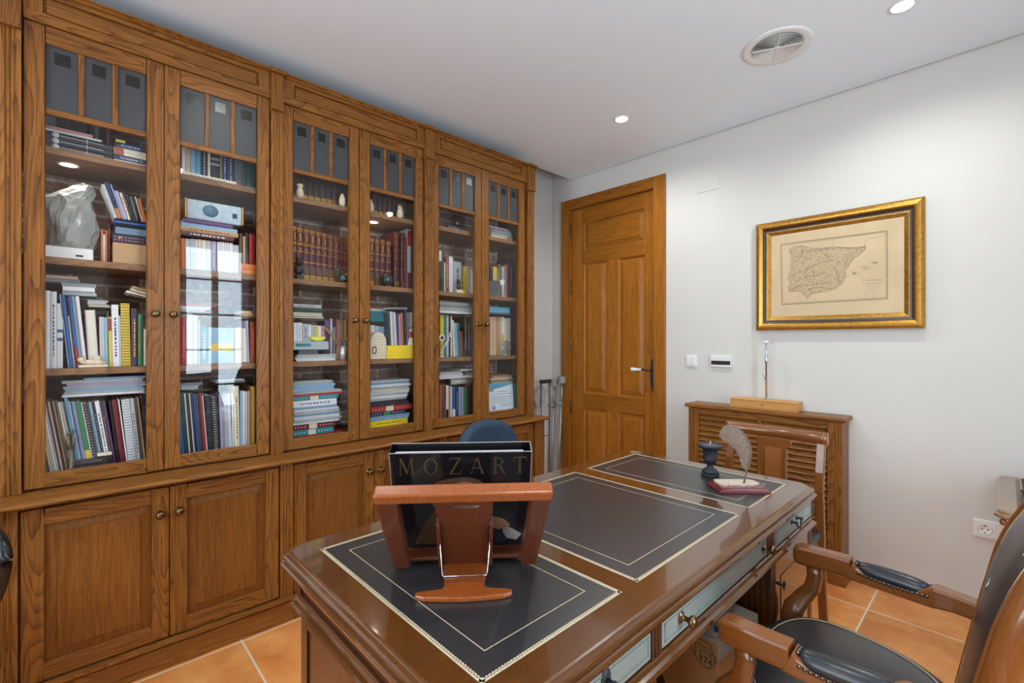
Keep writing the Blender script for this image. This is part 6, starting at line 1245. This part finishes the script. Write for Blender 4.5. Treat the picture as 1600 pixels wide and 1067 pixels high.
y=yat(716.6,-2.478); t=thing('bust','dark bust on a white block, second shelf behind fifth glass door','bust',(-2.478,y,SZ[2]))
obj('base',MB().box(-2.49,-2.465,y-.022,y+.030,SZ[2],SZ[2]+.020),iv,t,bev=.002); obj('head',MB().ball((-2.478,y,SZ[2]+.070),(.014,.015,.020)).ball((-2.466,y,SZ[2]+.068),(.004,.004,.006)).tube([(-2.478,y,SZ[2]+.0205),(-2.478,y,SZ[2]+.055)],.009,10),dk,t); obj('shoulders',MB().ball((-2.478,y,SZ[2]+.040),(.011,.020,.014)),dk,t)
row(4,1,[(688,690.4,492,'yellow','s',0,'yellow book'),(690.8,693.2,492,'byellow','s',0,'bright yellow book'),(693.6,697,493,'teal','s',0,'teal book'),(697.8,701,493,Lg,'s',0,'pale grey book'),(701.4,704,493,'black','s',0,'black book'),(704.4,706.2,494,Wh,'s',0,'thin white book'),(709,711.4,500,'ivory','s',3,'ivory book with looped handle'),(711.8,716,504,'lblue','s',3,'pale blue book'),(716.3,719.8,505,'teal','s',3,'grey-teal book'),(720.4,724,517,'rust','s',3,'short rust book'),(726,729.4,495,'black','h',0,'tall black book','lgrey'),(730,734.4,495,'black','h',0,'second tall black book','lgrey'),(735,741,495,'dgrey','h',0,'charcoal book')],xf=-2.52,D=.15)
stack(4,1,[(687,738,.020,Wh,'p','white magazines'),(687,738,.018,Lg,'p','pale grey newspapers'),(687,737,.020,'grey','p','grey newspapers'),(687,734,.016,Lg,'p','folded pale newspapers'),(687,725,.010,'dgrey','p','dark newspaper')],zat(700,492,-2.52)+.010,-2.50,.16,ctx='pile on row',yaw=1)
y=yat(690.5,-2.474); t=thing('flower_ornament','white flower ornament with black centre, third shelf behind fifth glass door','ornament',(-2.474,y,SZ[1]))
obj('stem',MB().tube([(-2.474,y,SZ[1]+.001),(-2.474,y-.002,SZ[1]+.06),(-2.474,y,SZ[1]+.12)],.002,6),pc('green'),t)
fl=MB()
for k in range(9):
    a=2*PI*k/9; fl.ball((-2.473,y+.017*math.cos(a),SZ[1]+.125+.017*math.sin(a)),(.003,.008,.008),0,8,5)
obj('petal',fl,pc('ivory'),t); obj('centre',MB().ball((-2.470,y,SZ[1]+.125),(.005,.010,.010)),black,t); obj('foot',MB().lathe([(.014,0),(.013,.005),(.004,.007)],(-2.474,y,SZ[1]),16),pc('ivory'),t)
t=thing('blossom_twig','white blossom twig leaning over books, third shelf behind fifth glass door','ornament',(-2.472,yat(697,-2.472),SZ[1]))
p0,p1=(yat(688.5,-2.472),SZ[1]+.004),(yat(704,-2.472),SZ[1]+.150)
obj('twig',MB().tube([(-2.476,p0[0],p0[1]),(-2.470,(p0[0]+p1[0])/2-.008,(p0[1]+p1[1])/2),(-2.474,p1[0],p1[1])],.002,6),pc('ivory'),t)
bl=MB()
for k in range(16):
    f=k/15; bl.ball((-2.470,p0[0]+(p1[0]-p0[0])*f+R.uniform(-.010,.010),p0[1]+.006+(p1[1]-p0[1])*f+R.uniform(-.004,.006)),(.004,.006,.006),0,7,5)
obj('blossom',bl,pc('white'),t)
row(4,0,[(687,691.4,602,'rust','h',0,'rust-red book'),(691.8,696,603,'brown','h',0,'brown book'),(697,700.8,602,Wh,'s',0,'white book with black foot','f:black'),(701.2,704,603,'tan','s',0,'tan book'),(704.4,706.2,604,Wh,'s',0,'slim white book'),(706.6,711.2,604,'blue','h',0,'bright blue book','f:white'),(711.8,716.2,604,'navy','h',0,'navy book','lblue'),(716.6,720,605,'lblue','s',0,'grey-blue book'),(720.6,724.6,605,'lilac','s',0,'lilac book'),(725.2,729.6,605,'green','s',0,'green book'),(730.2,733,606,'brown','s',0,'narrow brown book'),(733.4,737,606,'black','h',0,'black book'),(737.4,742,606,'dbrown','h',0,'dark brown book')],xf=-2.52,D=.16)
zr=zat(715,603,-2.52)+.006; y0,y1=yat(704,-2.50),yat(740,-2.50)
t=thing('paper_roll','rolled poster with dark end, lying on books, bottom shelf, fifth glass door','paper roll',(-2.52,(y0+y1)/2,zr))
obj('roll',MB().lathe([(.0,y0+.004),(.022,y0+.004),(.0225,y1),(0,y1)],(-2.54,0,zr+.0228),20,'y'),plain('paper_grey',(200,202,200),.6),t); obj('dark_end',MB().lathe([(.010,y0),(.0232,y0),(.0232,y0+.016),(.010,y0+.016)],(-2.54,0,zr+.0232),20,'y'),dk,t)
stack(4,0,[(687,741,.016,Wh,'p','white papers'),(687,724,.016,Wh,'p','creased white papers'),(687,722,.014,Lg,'p','pale grey papers'),(720,741,.012,Wh,'p','folded white papers')],zr+.048,-2.50,.17,ctx='paper pile',yaw=2)
# --- rightmost door
stack(5,3,[(768,800,.052,'cream','b','cream box with orange flower'),(768,799,.022,'lblue','h','blue and white book','d:white'),(766,798,.012,'pink','s','dusty pink booklet'),(765,796,.008,Wh,'p','white papers')],SZ[3],-2.52,.14,ctx='stack')
y=yat(796,-2.515); t=thing('amber_ornament','small amber flower ornament by the cream box, top shelf, rightmost glass door','ornament',(-2.505,y,SZ[3]))
fl=MB()
for k in range(6): fl.ball((-2.503,y+.012*math.cos(k*1.05),SZ[3]+.026+.012*math.sin(k*1.05)),(.006,.009,.009),0,8,5)
obj('petal',fl,pc('tan'),t); obj('foot',MB().tube([(-2.505,y,SZ[3]+.001),(-2.505,y,SZ[3]+.02)],.004,8),pc('brown'),t)
row(5,2,[(766,770,418,'navy','s',0,'navy book'),(770.6,776.4,417,'yellow','s',0,'yellow book','d:orange'),(777,779,420,'grey','s',0,'thin grey book'),(779.4,782,413,'olive','s',0,'olive-yellow book'),(784,788.4,417,Lg,'s',0,'pale grey book','d:olive'),(789,792.2,414,'pink','s',0,'pinkish book'),(792.6,795.6,411,'dred','h',0,'dark red book'),(796,800.6,405,'dpurple','h',0,'tall purple book','d:lilac')],xf=-2.54,D=.15)
y=yat(773,-2.480); t=thing('photo_stand','dark grey picture easel seen from behind, second shelf, rightmost glass door','picture stand',(-2.49,y,SZ[2]))
obj('panel',MB().prism([(y-.050,SZ[2]),(y+.020,SZ[2]),(y+.052,SZ[2]+.115),(y-.050,SZ[2]+.105)],-2.484,-2.480,'x'),pc('dgrey'),t); obj('strut',MB().box(-2.515,-2.484,y-.006,y+.006,SZ[2],SZ[2]+.004),pc('dgrey'),t)
y=yat(787,-2.474); st=MB(); pts=[]
for k in range(10):
    a=PI/2+2*PI*k/10; r=.034 if k%2==0 else .014; pts.append((y-.012+r*math.cos(a),SZ[2]+.105+r*math.sin(a)))
st.prism(pts,-2.479,-2.474,'x'); t=thing('star_ornament','white star ornament against grey easel, second shelf, rightmost glass door','ornament',(-2.476,y,SZ[2])); obj('star',st,pc('white'),t); obj('foot',MB().box(-2.482,-2.470,y-.010,y+.018,SZ[2],SZ[2]+.004).tube([(-2.4765,y-.003,SZ[2]+.003),(-2.4765,y-.008,SZ[2]+.085)],.0025,6),pc('white'),t)
row(5,1,[(766,770,495,'beige','s',0,'beige box file','d:pink'),(770.6,775.4,495,'beige','s',0,'second beige box file','d:pink'),(776,780,496,'tan','s',0,'tan box file'),(780.4,783.4,496,'beige','s',0,'narrow beige file'),(784,787.6,495,'white','s',0,'white file with yellow mark','c:yellow'),(788,791,497,'ivory','s',0,'ivory file'),(791.4,794.4,497,'cream','s',0,'cream file'),(794.8,798,497,Lg,'s',0,'pale grey file')],xf=-2.53,D=.16,noun='file',name='box_file',cat='file')
z=stack(5,1,[(765,799,.014,'dgrey','s','charcoal spiral pad'),(765,797,.044,'sky','b','sky blue document case')],zat(780,494,-2.53)+.008,-2.50,.16,ctx='pile on files')
y=yat(791.5,-2.478); t=thing('disc_trophy','round glass disc trophy on a foot, third shelf, rightmost glass door','trophy',(-2.478,y,SZ[1]))
obj('disc',MB().lathe([(0,-.004),(.044,-.004),(.046,0),(.044,.004),(0,.004)],(-2.480,y,SZ[1]+.058),30,'x'),clearp,t); obj('rim',MB().tube([(-2.480,y+.045*math.cos(2*PI*i/30),SZ[1]+.058+.045*math.sin(2*PI*i/30)) for i in range(30)],.003,6,closed=True),chrome,t); obj('foot',MB().box(-2.492,-2.468,y-.020,y+.020,SZ[1],SZ[1]+.012),chrome,t,bev=.002)
stack(5,0,[(766,803,.20,'dgrey','b','dark archive box'),(768,801,.014,'cream','p','cream envelopes'),(767,803,.014,'tan','p','tan envelopes'),(766,800,.013,'cream','p','creased cream envelopes'),(770,801,.012,'beige','p','beige envelopes'),(768,800,.010,'tan','p','thin tan envelopes')],SZ[0],-2.53,.2,ctx='pile')
y0,y1=yat(764.5,-2.468),yat(803,-2.468); z0,z1=SZ[0],zat(764.5,600,-2.468)
MCt=Matrix.Translation((-2.466,0,z0))@Matrix.Rotation(math.radians(-5),4,'Y')
t=thing('certificate','white certificate with pale blue corners, bottom shelf behind rightmost glass door','certificate',(-2.468,(y0+y1)/2,z0)); HH=z1-z0
obj('card',MB().box(-.003,0,y0,y1,0.0005,HH).xf(MCt),plain('certificate_white',(216,228,236),.4),t)
q=MB().prism([(y0,HH*.82),(y1,HH*.93),(y1,HH),(y0,HH)],0,.0006,'x').prism([(y1-.07,0.001),(y1,0.001),(y1,HH*.13)],0,.0006,'x').prism([(y0,HH*.78),(y1-.03,HH*.90),(y0,HH*.86)],0,.0007,'x'); obj('blue_corner',q.xf(MCt),pc('sky'),t)
q=MB()
for f,a,b in ((.70,.35,.85),(.62,.25,.92),(.52,.15,.9),(.45,.15,.88),(.38,.15,.8),(.29,.4,.9),(.22,.5,.85)): q.box(0,.0006,y0+(y1-y0)*a,y0+(y1-y0)*b,HH*f,HH*f+.0035)
q.box(0,.0006,y0+.012,y0+.05,HH*.74,HH*.80); obj('printed_lines',q.xf(MCt),pc('grey'),t)
obj('stamp',MB().lathe([(.010,0),(.016,0),(.016,.0006),(.010,.0006)],(0,y0+.045,HH*.2),20,'x').xf(MCt),pc('lilac'),t)
row(5,0,[(804.4,808,600,'teal','h',0,'teal book beside certificate')],xf=-2.475,D=.05)
#@@PART7
